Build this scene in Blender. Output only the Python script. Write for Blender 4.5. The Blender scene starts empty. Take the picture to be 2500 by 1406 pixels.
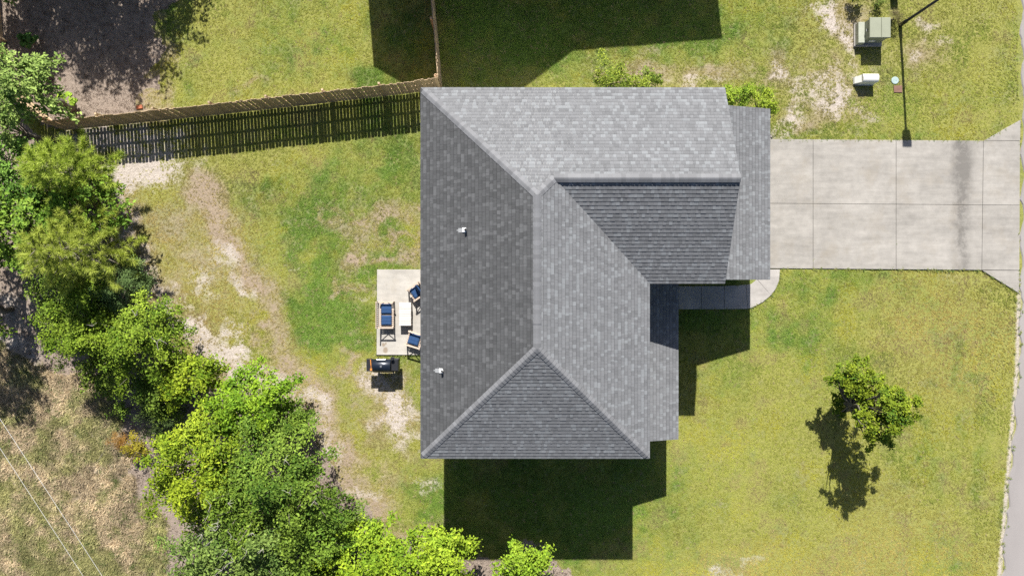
import bpy, math, random
import numpy as np
from mathutils import Vector, Matrix

# ------------------------------------------------------------------ camera, sky, sun, exposure
scene = bpy.context.scene
H = 33.0            # flying height of the camera, metres
S = 55.0            # photo pixels per metre on the ground (2500 px wide photo)
CX, CY = 1250.0, 703.0

cam_d = bpy.data.cameras.new('camera')
cam = bpy.data.objects.new('camera', cam_d)
scene.collection.objects.link(cam)
cam.location = (0, 0, H)
cam.rotation_euler = (0, 0, 0)
cam_d.sensor_width = 36
cam_d.lens = 18.0 / ((1250.0 / S) / H)
cam_d.clip_start = 0.1
cam_d.clip_end = 3000
scene.camera = cam

SUN_EL = math.radians(45.0)
SUN_SHIFT = 0.055                      # shadows drift slightly to +x
ldir = Vector((SUN_SHIFT, -1.0, -math.tan(SUN_EL))).normalized()   # light travels along this
world = bpy.data.worlds.new('World')
scene.world = world
world.use_nodes = True
wn = world.node_tree
wn.nodes.clear()
sky = wn.nodes.new('ShaderNodeTexSky')
sky.sky_type = 'NISHITA'
sky.sun_disc = False
sky.sun_elevation = SUN_EL
sky.sun_rotation = math.atan2(-ldir.x, -ldir.y)
sky.air_density = 0.75
sky.dust_density = 1.2
sky.ozone_density = 0.6
bg = wn.nodes.new('ShaderNodeBackground')
bg.inputs['Strength'].default_value = 0.064
wo = wn.nodes.new('ShaderNodeOutputWorld')
wn.links.new(sky.outputs[0], bg.inputs[0])
wn.links.new(bg.outputs[0], wo.inputs[0])

sun_d = bpy.data.lights.new('sun', 'SUN')
sun_d.energy = 5.0
sun_d.angle = math.radians(0.5)
sun_d.color = (1.0, 0.965, 0.9)
sun = bpy.data.objects.new('sun', sun_d)
scene.collection.objects.link(sun)
sun.location = (0, 20, 30)
sun.rotation_euler = ldir.to_track_quat('-Z', 'Y').to_euler()

scene.view_settings.view_transform = 'Standard'
scene.view_settings.look = 'None'
scene.view_settings.exposure = 1.0
scene.view_settings.gamma = 1.0
scene.view_settings.use_curve_mapping = False
scene.render.engine = 'CYCLES'
scene.cycles.max_bounces = 5
scene.cycles.diffuse_bounces = 3
scene.cycles.glossy_bounces = 2
scene.cycles.transmission_bounces = 3
scene.cycles.transparent_max_bounces = 4
scene.cycles.use_denoising = False
scene.cycles.sample_clamp_indirect = 2.0
scene.cycles.caustics_reflective = False
scene.cycles.caustics_refractive = False

R = random.Random(7)
RNG = np.random.default_rng(11)
COL = scene.collection


def P(px, py, h=0.0):
    k = 1.0 - h / H
    return Vector(((px - CX) / S * k, (CY - py) / S * k, h))


def lin(r, g, b, f=1.0):
    def c(v):
        v /= 255.0
        return v / 12.92 if v <= 0.04045 else ((v + 0.055) / 1.055) ** 2.4
    return (c(r) * f, c(g) * f, c(b) * f)


# ------------------------------------------------------------------ mesh helpers
class MB:
    def __init__(self):
        self.v, self.f, self.c = [], [], []

    def add(self, vs, fs, col=None):
        b = len(self.v)
        self.v.extend([tuple(p) for p in vs])
        for q in fs:
            self.f.append(tuple(i + b for i in q))
            self.c.append(col)
        return self

    def box(self, x0, x1, y0, y1, z0, z1, col=None, M=None):
        vs = [Vector((x, y, z)) for z in (z0, z1) for y in (y0, y1) for x in (x0, x1)]
        if M is not None:
            vs = [M @ p for p in vs]
        return self.add(vs, [(0, 2, 3, 1), (4, 5, 7, 6), (0, 1, 5, 4), (2, 6, 7, 3), (0, 4, 6, 2), (1, 3, 7, 5)], col)

    def bevbox(self, x0, x1, y0, y1, z0, z1, b=0.01, col=None, M=None):
        """box with a chamfered top rim"""
        vs = []
        for z, i in ((z0, 0), (z1 - b, 0), (z1, b)):
            vs += [Vector((x0 + i, y0 + i, z)), Vector((x1 - i, y0 + i, z)), Vector((x1 - i, y1 - i, z)), Vector((x0 + i, y1 - i, z))]
        if M is not None:
            vs = [M @ p for p in vs]
        fs = [(3, 2, 1, 0), (8, 9, 10, 11)]
        for k in (0, 4):
            for i in range(4):
                j = (i + 1) % 4
                fs.append((k + i, k + j, k + j + 4, k + i + 4))
        return self.add(vs, fs, col)

    def bar(self, p0, p1, w, t, up=(0, 0, 1), col=None):
        p0, p1 = Vector(p0), Vector(p1)
        d = (p1 - p0).normalized()
        up = Vector(up)
        s = d.cross(up)
        if s.length < 1e-4:
            s = d.cross(Vector((0, 1, 0)))
        s.normalize()
        u = s.cross(d).normalized()
        vs = []
        for p in (p0, p1):
            vs += [p - s * w / 2 - u * t / 2, p + s * w / 2 - u * t / 2, p + s * w / 2 + u * t / 2, p - s * w / 2 + u * t / 2]
        return self.add(vs, [(3, 2, 1, 0), (4, 5, 6, 7), (0, 1, 5, 4), (1, 2, 6, 5), (2, 3, 7, 6), (3, 0, 4, 7)], col)

    def tube(self, pts, rad, n=8, col=None, caps=True):
        pts = [Vector(p) for p in pts]
        if not hasattr(rad, '__len__'):
            rad = [rad] * len(pts)
        vs = []
        for i, p in enumerate(pts):
            a = pts[max(i - 1, 0)]
            b = pts[min(i + 1, len(pts) - 1)]
            d = (b - a).normalized()
            r = Vector((1, 0, 0)) if abs(d.x) < 0.8 else Vector((0, 1, 0))
            s = d.cross(r).normalized()
            u = s.cross(d)
            for k in range(n):
                t = 2 * math.pi * k / n
                vs.append(p + (s * math.cos(t) - u * math.sin(t)) * rad[i])
        fs = []
        for i in range(len(pts) - 1):
            for k in range(n):
                l = (k + 1) % n
                fs.append((i * n + k, i * n + l, (i + 1) * n + l, (i + 1) * n + k))
        if caps:
            fs.append(tuple(range(n - 1, -1, -1)))
            fs.append(tuple((len(pts) - 1) * n + k for k in range(n)))
        return self.add(vs, fs, col)

    def prism(self, poly, z0, z1, col=None, bev=0.0):
        """poly: ccw list of (x, y)"""
        n = len(poly)
        a = sum(poly[i][0] * poly[(i + 1) % n][1] - poly[(i + 1) % n][0] * poly[i][1] for i in range(n))
        if a < 0:
            poly = poly[::-1]
        cx = sum(p[0] for p in poly) / n
        cy = sum(p[1] for p in poly) / n
        vs = [(x, y, z0) for x, y in poly]
        if bev > 0:
            vs += [(x, y, z1 - bev) for x, y in poly]
            for i, (x, y) in enumerate(poly):
                d = Vector((cx - x, cy - y, 0))
                d = d.normalized() * bev * 1.4
                vs.append((x + d.x, y + d.y, z1))
            fs = [tuple(range(n - 1, -1, -1)), tuple(range(2 * n, 3 * n))]
            for k in (0, n):
                fs += [(k + i, k + (i + 1) % n, k + n + (i + 1) % n, k + n + i) for i in range(n)]
        else:
            vs += [(x, y, z1) for x, y in poly]
            fs = [tuple(range(n - 1, -1, -1)), tuple(range(n, 2 * n))]
            fs += [(i, (i + 1) % n, n + (i + 1) % n, n + i) for i in range(n)]
        return self.add(vs, fs, col)

    def mesh(self, name, mat, smooth=False):
        m = bpy.data.meshes.new(name)
        m.from_pydata(self.v, [], self.f)
        if any(c is not None for c in self.c):
            a = m.attributes.new('col', 'FLOAT_COLOR', 'FACE')
            arr = np.ones((len(self.f), 4), np.float32)
            for i, c in enumerate(self.c):
                if c is not None:
                    arr[i, :3] = c
            a.data.foreach_set('color', arr.ravel())
        if smooth:
            m.polygons.foreach_set('use_smooth', [True] * len(self.f))
        m.materials.append(mat)
        m.update()
        return m

    def build(self, name, mat, parent=None, smooth=False, loc=None):
        return link(name, self.mesh(name, mat, smooth), parent, loc)


def link(name, mesh, parent=None, loc=None, rot=None):
    o = bpy.data.objects.new(name, mesh)
    COL.objects.link(o)
    if parent is not None:
        o.parent = parent
    if loc is not None:
        o.location = loc
    if rot is not None:
        o.rotation_euler = rot
    return o


def tag(o, label=None, cat=None, group=None, kind=None):
    if label:
        o['label'] = label
    if cat:
        o['category'] = cat
    if group:
        o['group'] = group
    if kind:
        o['kind'] = kind
    return o


def thing(name, label, cat, loc=(0, 0, 0), rz=0.0, group=None):
    o = link(name, None, None, loc, (0, 0, rz))
    o.empty_display_size = 0.2
    return tag(o, label, cat, group)


def np_mesh(name, verts, faces, cols, mat):
    """verts (N,3), faces (M,k) uniform, cols (M,3)"""
    m = bpy.data.meshes.new(name)
    M_, k = faces.shape
    m.vertices.add(len(verts))
    m.vertices.foreach_set('co', np.ascontiguousarray(verts, np.float32).ravel())
    m.loops.add(M_ * k)
    m.loops.foreach_set('vertex_index', np.ascontiguousarray(faces, np.int32).ravel())
    m.polygons.add(M_)
    m.polygons.foreach_set('loop_start', np.arange(0, M_ * k, k, dtype=np.int32))
    m.polygons.foreach_set('loop_total', np.full(M_, k, np.int32))
    if cols is not None:
        a = m.attributes.new('col', 'FLOAT_COLOR', 'FACE')
        arr = np.ones((M_, 4), np.float32)
        arr[:, :3] = cols
        a.data.foreach_set('color', arr.ravel())
    m.materials.append(mat)
    m.update(calc_edges=True)
    return m


# ------------------------------------------------------------------ noise in numpy (for soil zones and planting)
_TAB = np.random.default_rng(3).random((256, 256))


def vnoise(x, y, seed=0):
    x = np.asarray(x) + seed * 17.37
    y = np.asarray(y) + seed * 9.71
    xi = np.floor(x).astype(int)
    yi = np.floor(y).astype(int)
    fx = x - xi
    fy = y - yi
    fx = fx * fx * (3 - 2 * fx)
    fy = fy * fy * (3 - 2 * fy)
    a = _TAB[xi & 255, yi & 255]
    b = _TAB[(xi + 1) & 255, yi & 255]
    c = _TAB[xi & 255, (yi + 1) & 255]
    d = _TAB[(xi + 1) & 255, (yi + 1) & 255]
    return (a * (1 - fx) + b * fx) * (1 - fy) + (c * (1 - fx) + d * fx) * fy


def fbm(x, y, size, octv=4, seed=0):
    t = 0.0
    amp = 1.0
    n = 0.0
    f = 1.0 / size
    for o in range(octv):
        t = t + amp * vnoise(x * f, y * f, seed + o * 3)
        n += amp
        amp *= 0.55
        f *= 2.03
    return t / n


def smooth(a, b, x):
    t = np.clip((x - a) / (b - a), 0, 1)
    return t * t * (3 - 2 * t)


def inpoly(x, y, poly):
    r = np.zeros(np.shape(x), bool)
    n = len(poly)
    for i in range(n):
        x0, y0 = poly[i]
        x1, y1 = poly[(i + 1) % n]
        if y0 == y1:
            continue
        c = ((y0 > y) != (y1 > y)) & (x < (x1 - x0) * (y - y0) / (y1 - y0) + x0)
        r ^= c
    return r


# ------------------------------------------------------------------ materials
def nodes_of(m):
    m.use_nodes = True
    nt = m.node_tree
    nt.nodes.clear()
    out = nt.nodes.new('ShaderNodeOutputMaterial')
    return nt, out


def N(nt, kind, **kw):
    n = nt.nodes.new(kind)
    for k, v in kw.items():
        if k in n.inputs:
            n.inputs[k].default_value = v
        else:
            setattr(n, k, v)
    return n


def math_node(nt, op, a, b=None, clamp=False):
    n = nt.nodes.new('ShaderNodeMath')
    n.operation = op
    n.use_clamp = clamp
    for i, v in enumerate((a, b)):
        if v is None:
            continue
        if isinstance(v, (int, float)):
            n.inputs[i].default_value = v
        else:
            nt.links.new(v, n.inputs[i])
    return n.outputs[0]


def mixc(nt, fac, a, b, blend='MIX'):
    n = nt.nodes.new('ShaderNodeMix')
    n.data_type = 'RGBA'
    n.blend_type = blend
    for sock, v in ((n.inputs[0], fac), (n.inputs[6], a), (n.inputs[7], b)):
        if isinstance(v, (int, float)):
            sock.default_value = v
        elif isinstance(v, tuple):
            sock.default_value = (*v[:3], 1)
        else:
            nt.links.new(v, sock)
    return n.outputs[2]


def noise(nt, vec, scale, detail=3, rough=0.55, mapping=None):
    if mapping is not None:
        mp = nt.nodes.new('ShaderNodeMapping')
        mp.inputs['Scale'].default_value = mapping
        nt.links.new(vec, mp.inputs['Vector'])
        vec = mp.outputs[0]
    n = N(nt, 'ShaderNodeTexNoise', Scale=scale, Detail=detail, Roughness=rough)
    nt.links.new(vec, n.inputs['Vector'])
    return n.outputs['Fac']


def ramp(nt, fac, lo, hi, a=0.0, b=1.0):
    n = nt.nodes.new('ShaderNodeMapRange')
    n.inputs[1].default_value = lo
    n.inputs[2].default_value = hi
    n.inputs[3].default_value = a
    n.inputs[4].default_value = b
    nt.links.new(fac, n.inputs[0])
    return n.outputs[0]


def pos(nt):
    return nt.nodes.new('ShaderNodeNewGeometry').outputs['Position']


def objco(nt):
    return nt.nodes.new('ShaderNodeTexCoord').outputs['Object']


def attr(nt, name, inst=False):
    n = nt.nodes.new('ShaderNodeAttribute')
    n.attribute_name = name
    if inst:
        n.attribute_type = 'INSTANCER'
    return n


def finish(nt, out, color, rough=0.7, metal=0.0, spec=0.4, bump=None, bstr=0.3, bdist=0.01, trans=None):
    b = N(nt, 'ShaderNodeBsdfPrincipled', Metallic=metal)
    if isinstance(rough, (int, float)):
        b.inputs['Roughness'].default_value = rough
    else:
        nt.links.new(rough, b.inputs['Roughness'])
    b.inputs['Specular IOR Level'].default_value = spec
    if isinstance(color, tuple):
        b.inputs['Base Color'].default_value = (*color[:3], 1)
    else:
        nt.links.new(color, b.inputs['Base Color'])
    if bump is not None:
        bn = N(nt, 'ShaderNodeBump', Strength=bstr, Distance=bdist)
        nt.links.new(bump, bn.inputs['Height'])
        nt.links.new(bn.outputs[0], b.inputs['Normal'])
    sh = b.outputs[0]
    if trans:
        t = nt.nodes.new('ShaderNodeBsdfTranslucent')
        if isinstance(color, tuple):
            t.inputs[0].default_value = (*color[:3], 1)
        else:
            nt.links.new(color, t.inputs[0])
        mx = nt.nodes.new('ShaderNodeMixShader')
        mx.inputs[0].default_value = trans
        nt.links.new(sh, mx.inputs[1])
        nt.links.new(t.outputs[0], mx.inputs[2])
        sh = mx.outputs[0]
    nt.links.new(sh, out.inputs[0])


def simple(name, col, rough=0.6, metal=0.0, spec=0.4, var=0.12, scale=6.0, mapping=None, bump=0.15, objrand=0.0):
    m = bpy.data.materials.new(name)
    nt, out = nodes_of(m)
    v = objco(nt)
    n1 = noise(nt, v, scale, 4, 0.6, mapping)
    n2 = noise(nt, v, scale * 7, 3, 0.6, mapping)
    f = math_node(nt, 'ADD', math_node(nt, 'MULTIPLY', n1, 0.65), math_node(nt, 'MULTIPLY', n2, 0.35))
    f = ramp(nt, f, 0.3, 0.7, 1 - var, 1 + var)
    if objrand > 0:
        oi = nt.nodes.new('ShaderNodeObjectInfo')
        f = math_node(nt, 'MULTIPLY', f, ramp(nt, oi.outputs['Random'], 0, 1, 1 - objrand, 1 + objrand))
    cc = nt.nodes.new('ShaderNodeCombineColor')
    for i in range(3):
        nt.links.new(f, cc.inputs[i])
    c = mixc(nt, 1.0, col, cc.outputs[0], 'MULTIPLY')
    finish(nt, out, c, rough, metal, spec, n2, bump, 0.005)
    return m


def attr_mat(name, rough=0.8, spec=0.3, grain=40.0, var=0.15, bump=0.2, inst=False, trans=None):
    m = bpy.data.materials.new(name)
    nt, out = nodes_of(m)
    a = attr(nt, 'col', inst).outputs['Color']
    bmp = None
    if grain:
        n = noise(nt, pos(nt), grain, 3, 0.65)
        bmp = n
        f = ramp(nt, n, 0.25, 0.75, 1 - var, 1 + var)
        cc = nt.nodes.new('ShaderNodeCombineColor')
        for i in range(3):
            nt.links.new(f, cc.inputs[i])
        a = mixc(nt, 1.0, a, cc.outputs[0], 'MULTIPLY')
    finish(nt, out, a, rough, 0, spec, bmp, bump, 0.003, trans)
    return m


M_LEAF = attr_mat('leaf', 0.6, 0.13, None, trans=0.22)
M_NEEDLE = attr_mat('needle', 0.55, 0.3, None, trans=0.25)
M_GRASS = attr_mat('grass_blade', 0.7, 0.2, None, inst=True, trans=0.25)
M_SHINGLE = attr_mat('shingle_granules', 0.92, 0.2, 55.0, 0.13, 0.35)
M_BARK = simple('bark', (0.14, 0.122, 0.095), 0.9, var=0.35, scale=9, mapping=(1, 1, 0.25), bump=0.8)
M_DEAD = simple('dead_wood', (0.27, 0.25, 0.215), 0.9, var=0.2)
M_WOODFENCE = simple('fence_wood', (0.42, 0.31, 0.195), 0.85, var=0.28, scale=5, mapping=(3, 3, 0.35), bump=0.3, objrand=0.2)
M_WOODCAP = simple('fresh_wood', (0.42, 0.27, 0.16), 0.8, var=0.2, scale=5, mapping=(3, 3, 0.4), bump=0.3)
M_SIDING = simple('siding', (0.5, 0.5, 0.47), 0.6, var=0.05, scale=2)
M_TRIM = simple('white_trim', (0.62, 0.62, 0.6), 0.5, var=0.05, scale=3)
M_DECK = simple('roof_underlay', (0.06, 0.06, 0.065), 0.9, var=0.15)
M_DARK = simple('dark_vent', (0.015, 0.016, 0.02), 0.7, var=0.1)
M_GLASS = simple('window_glass', (0.03, 0.04, 0.05), 0.08, 0, 0.8, var=0.05, bump=0)
M_PVC = simple('white_pipe', (0.75, 0.75, 0.75), 0.4, var=0.04)
M_LEAD = simple('lead_flashing', (0.3, 0.305, 0.31), 0.5, 0.2, var=0.12, scale=12)
M_TEAK = simple('bleached_wood', (0.46, 0.37, 0.3), 0.75, var=0.14, scale=7, mapping=(1, 1, 1), bump=0.3, objrand=0.08)
M_TABLE = simple('whitewashed_wood', (0.5, 0.465, 0.43), 0.7, var=0.1, scale=8, mapping=(0.4, 3, 1), bump=0.3, objrand=0.1)
M_BLUE = simple('blue_fabric', (0.022, 0.055, 0.135), 0.9, 0, 0.2, var=0.18, scale=30, bump=0.4)
M_GRILL = simple('charcoal_paint', (0.022, 0.023, 0.027), 0.42, 0.3, 0.5, var=0.15, scale=8)
M_NAVY = simple('navy_enamel', (0.012, 0.018, 0.032), 0.3, 0.3, 0.6, var=0.1, scale=8)
M_STEEL = simple('brushed_steel', (0.5, 0.5, 0.5), 0.35, 0.9, 0.5, var=0.1, scale=10)
M_ORANGE = simple('orange_handle', (0.5, 0.19, 0.035), 0.55, var=0.1)
M_GREENBOX = simple('utility_green', (0.22, 0.232, 0.17), 0.55, 0, 0.4, var=0.08, scale=3)
M_GREENLID = simple('utility_ledge_green', (0.3, 0.315, 0.255), 0.55, 0, 0.4, var=0.14, scale=6)
M_WHITEBOX = simple('white_plastic', (0.68, 0.67, 0.62), 0.5, var=0.05)
M_TEAL = simple('teal_plastic', (0.27, 0.35, 0.34), 0.6, var=0.12)
M_RUST = simple('rust_plastic', (0.16, 0.085, 0.06), 0.75, var=0.2)
M_BLACK = simple('black_metal', (0.012, 0.013, 0.018), 0.45, 0.2, 0.5, var=0.1)
M_LAMPG = simple('lamp_glass', (0.5, 0.5, 0.48), 0.15, 0, 0.6, var=0.05, bump=0)
M_WIRE = simple('wire_metal', (0.5, 0.49, 0.47), 0.4, 0.3, var=0.05)
M_POLE = simple('pole_wood', (0.13, 0.1, 0.075), 0.9, var=0.25, mapping=(2, 2, 0.2))
M_BRICK = simple('orange_clay', (0.36, 0.12, 0.06), 0.85, var=0.2)
M_NROOF = simple('neighbour_roof', (0.16, 0.15, 0.14), 0.9, var=0.2, scale=8)


def concrete(name, base, stain=0.0, seed=0.0, dark_band=False, spots=False):
    m = bpy.data.materials.new(name)
    nt, out = nodes_of(m)
    p = pos(nt)
    big = noise(nt, p, 0.55, 5, 0.62, (1, 1.6, 1))
    mid = noise(nt, p, 3.0, 5, 0.65)
    fine = noise(nt, p, 45, 3, 0.6)
    streak = noise(nt, p, 1.6, 4, 0.6, (0.45, 3.5, 1))
    f = math_node(nt, 'ADD', ramp(nt, big, 0.32, 0.68, -0.14, 0.1), ramp(nt, mid, 0.32, 0.68, -0.1, 0.08))
    f = math_node(nt, 'ADD', f, ramp(nt, streak, 0.3, 0.7, -0.1, 0.08))
    f = math_node(nt, 'ADD', f, ramp(nt, fine, 0.25, 0.75, -0.06, 0.06))
    f = math_node(nt, 'ADD', f, 1.0)
    oi = nt.nodes.new('ShaderNodeObjectInfo')
    f = math_node(nt, 'MULTIPLY', f, ramp(nt, oi.outputs['Random'], 0, 1, 0.965, 1.035))
    cc = nt.nodes.new('ShaderNodeCombineColor')
    for i in range(3):
        nt.links.new(f, cc.inputs[i])
    c = mixc(nt, 1.0, base, cc.outputs[0], 'MULTIPLY')
    # warm discolouration
    w = ramp(nt, noise(nt, p, 0.9, 4, 0.6), 0.52, 0.75, 0, 0.5)
    c = mixc(nt, w, c, (base[0] * 0.86, base[1] * 0.8, base[2] * 0.7))
    spk = ramp(nt, noise(nt, p, 5.5, 2, 0.5), 0.7, 0.78, 0, 0.35)
    c = mixc(nt, spk, c, (base[0] * 0.55, base[1] * 0.5, base[2] * 0.45))
    sp = nt.nodes.new('ShaderNodeSeparateXYZ')
    nt.links.new(p, sp.inputs[0])
    if dark_band:                       # old oil and tyre stain near the street
        wob = math_node(nt, 'MULTIPLY', math_node(nt, 'SUBTRACT', noise(nt, p, 1.1, 4, 0.6), 0.5), 0.5)
        xx = math_node(nt, 'ADD', sp.outputs[0], wob)
        dx = math_node(nt, 'ABSOLUTE', math_node(nt, 'SUBTRACT', xx, 19.95))
        band = ramp(nt, dx, 0.08, 0.58, 1, 0)
        yy = ramp(nt, sp.outputs[1], 1.0, 6.5, 0.95, 1.1)
        band = math_node(nt, 'MULTIPLY', band, yy)
        band = math_node(nt, 'MULTIPLY', band, ramp(nt, noise(nt, p, 2.2, 4, 0.6), 0.35, 0.6, 0.25, 1.0))
        band = math_node(nt, 'MULTIPLY', band, ramp(nt, noise(nt, p, 14, 3, 0.7), 0.3, 0.6, 0.5, 1.0))
        d2x = math_node(nt, 'MULTIPLY', math_node(nt, 'SUBTRACT', xx, 20.05), 1.3)
        d2y = math_node(nt, 'MULTIPLY', math_node(nt, 'SUBTRACT', sp.outputs[1], 5.2), 0.75)
        d2 = math_node(nt, 'SQRT', math_node(nt, 'ADD', math_node(nt, 'MULTIPLY', d2x, d2x), math_node(nt, 'MULTIPLY', d2y, d2y)))
        blob = ramp(nt, d2, 0.2, 0.95, 0.45, 0)
        band = math_node(nt, 'ADD', math_node(nt, 'MULTIPLY', band, 1.25), blob, True)
        c = mixc(nt, math_node(nt, 'MULTIPLY', band, 0.74), c, (0.1, 0.093, 0.085))
    if spots:                           # two rusty drips on the patio
        for (sx, sy, r) in ((-5.60, -2.75, 0.11), (-5.69, -2.52, 0.075), (-5.6, -2.45, 0.05)):
            ax = math_node(nt, 'SUBTRACT', sp.outputs[0], sx)
            ay = math_node(nt, 'MULTIPLY', math_node(nt, 'SUBTRACT', sp.outputs[1], sy), 0.8)
            dd = math_node(nt, 'SQRT', math_node(nt, 'ADD', math_node(nt, 'MULTIPLY', ax, ax), math_node(nt, 'MULTIPLY', ay, ay)))
            dd = math_node(nt, 'ADD', dd, math_node(nt, 'MULTIPLY', math_node(nt, 'SUBTRACT', noise(nt, p, 9, 3), 0.5), 0.12))
            k = ramp(nt, dd, r * 0.7, r * 1.15, 0.75, 0)
            c = mixc(nt, math_node(nt, 'MAXIMUM', k, 0.0), c, (0.2, 0.15, 0.1))
    finish(nt, out, c, 0.85, 0, 0.3, fine, 0.2, 0.004)
    return m


M_DRIVE = concrete('driveway_concrete', (0.272, 0.255, 0.232), dark_band=True)
M_WALK = concrete('walk_concrete', (0.325, 0.305, 0.285))
M_PATIO = concrete('patio_concrete', (0.36, 0.34, 0.31), spots=True)


def asphalt():
    m = bpy.data.materials.new('asphalt_pale')
    nt, out = nodes_of(m)
    p = pos(nt)
    big = noise(nt, p, 0.5, 4, 0.6, (1, 0.3, 1))
    fine = noise(nt, p, 60, 2, 0.7)
    f = math_node(nt, 'ADD', ramp(nt, big, 0.3, 0.7, 0.9, 1.1), ramp(nt, fine, 0.25, 0.75, -0.13, 0.13))
    cc = nt.nodes.new('ShaderNodeCombineColor')
    for i in range(3):
        nt.links.new(f, cc.inputs[i])
    c = mixc(nt, 1.0, (0.24, 0.222, 0.215), cc.outputs[0], 'MULTIPLY')
    finish(nt, out, c, 0.9, 0, 0.3, fine, 0.5, 0.006)
    return m


M_ROAD = asphalt()


def ground_mat():
    m = bpy.data.materials.new('ground_soil')
    nt, out = nodes_of(m)
    p = pos(nt)
    fine = noise(nt, p, 26, 4, 0.7)
    mid = noise(nt, p, 5.0, 4, 0.6)
    vfine = noise(nt, p, 70, 2, 0.6)
    thatch = mixc(nt, ramp(nt, fine, 0.3, 0.7), (0.175, 0.18, 0.042), (0.275, 0.268, 0.078))
    thatch = mixc(nt, ramp(nt, attr(nt, 'lush_shade').outputs['Fac'], 0, 1), thatch, mixc(nt, fine, (0.08, 0.13, 0.025), (0.15, 0.21, 0.05)))
    dirt = mixc(nt, ramp(nt, fine, 0.3, 0.7), (0.19, 0.143, 0.1), (0.35, 0.28, 0.205))
    sand = mixc(nt, ramp(nt, fine, 0.3, 0.72), (0.25, 0.208, 0.172), (0.55, 0.495, 0.445))
    straw = mixc(nt, ramp(nt, vfine, 0.3, 0.7), (0.12, 0.092, 0.073), (0.38, 0.31, 0.255))
    field = mixc(nt, ramp(nt, fine, 0.3, 0.7), (0.16, 0.12, 0.075), (0.36, 0.285, 0.195))
    field = mixc(nt, ramp(nt, mid, 0.5, 0.75, 0, 0.7), field, (0.42, 0.355, 0.29))

    def edge(a, sharp=0.22):
        v = math_node(nt, 'ADD', attr(nt, a).outputs['Fac'], math_node(nt, 'MULTIPLY', math_node(nt, 'SUBTRACT', math_node(nt, 'ADD', math_node(nt, 'MULTIPLY', fine, 0.6), math_node(nt, 'MULTIPLY', mid, 0.4)), 0.5), 1.0))
        return ramp(nt, v, 0.5 - sharp, 0.5 + sharp)
    c = mixc(nt, edge('field'), thatch, field)
    c = mixc(nt, edge('wood'), c, straw)
    c = mixc(nt, edge('dirt', 0.42), c, dirt)
    c = mixc(nt, edge('sand', 0.4), c, sand)
    finish(nt, out, c, 0.95, 0, 0.15, math_node(nt, 'ADD', fine, math_node(nt, 'MULTIPLY', mid, 1.5)), 0.8, 0.045)
    return m


M_GROUND = ground_mat()

# ------------------------------------------------------------------ soil and lawn zones (photo pixel coordinates on the ground)


def blobs(px, py, lst):
    t = np.zeros(np.shape(px))
    for b in lst:
        bx, by, rx, ry = b[:4]
        a = math.radians(b[4]) if len(b) > 4 else 0
        w = b[5] if len(b) > 5 else 1.0
        dx, dy = px - bx, py - by
        u = (dx * math.cos(a) + dy * math.sin(a)) / rx
        v = (-dx * math.sin(a) + dy * math.cos(a)) / ry
        t = np.maximum(t, w * np.exp(-(u * u + v * v) ** 1.3 * 0.7))
    return t


def trail(px, py, pts, w):
    best = np.full(np.shape(px), 1e9)
    for (x0, y0), (x1, y1) in zip(pts[:-1], pts[1:]):
        dx, dy = x1 - x0, y1 - y0
        t = np.clip(((px - x0) * dx + (py - y0) * dy) / (dx * dx + dy * dy), 0, 1)
        best = np.minimum(best, np.hypot(px - x0 - t * dx, py - y0 - t * dy))
    return np.exp(-(best / w) ** 2)


ROAD_EDGE = [(2489, -900), (2489, -300), (2490, 0), (2493, 290), (2491, 500), (2489, 715), (2484, 900), (2467, 1100), (2454, 1250), (2441, 1406), (2405, 1700), (2330, 2200)]
WOODS = [(-900, -900), (150, -900), (340, -100), (415, 10), (360, 60), (400, 110), (345, 150), (372, 195), (310, 225), (330, 275), (40, 300), (60, 330), (190, 345), (255, 480), (285, 640), (330, 740), (390, 850), (470, 930), (650, 960),
         (760, 1060), (830, 1190), (960, 1310), (1080, 1330), (1180, 1375), (1260, 1345), (1380, 1395), (1420, 1500), (1500, 2300), (-900, 2300)]
FIELD = [(-900, 880), (120, 890), (260, 935), (330, 1060), (320, 1180), (400, 1320), (420, 1500), (500, 2300), (-900, 2300)]


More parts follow.
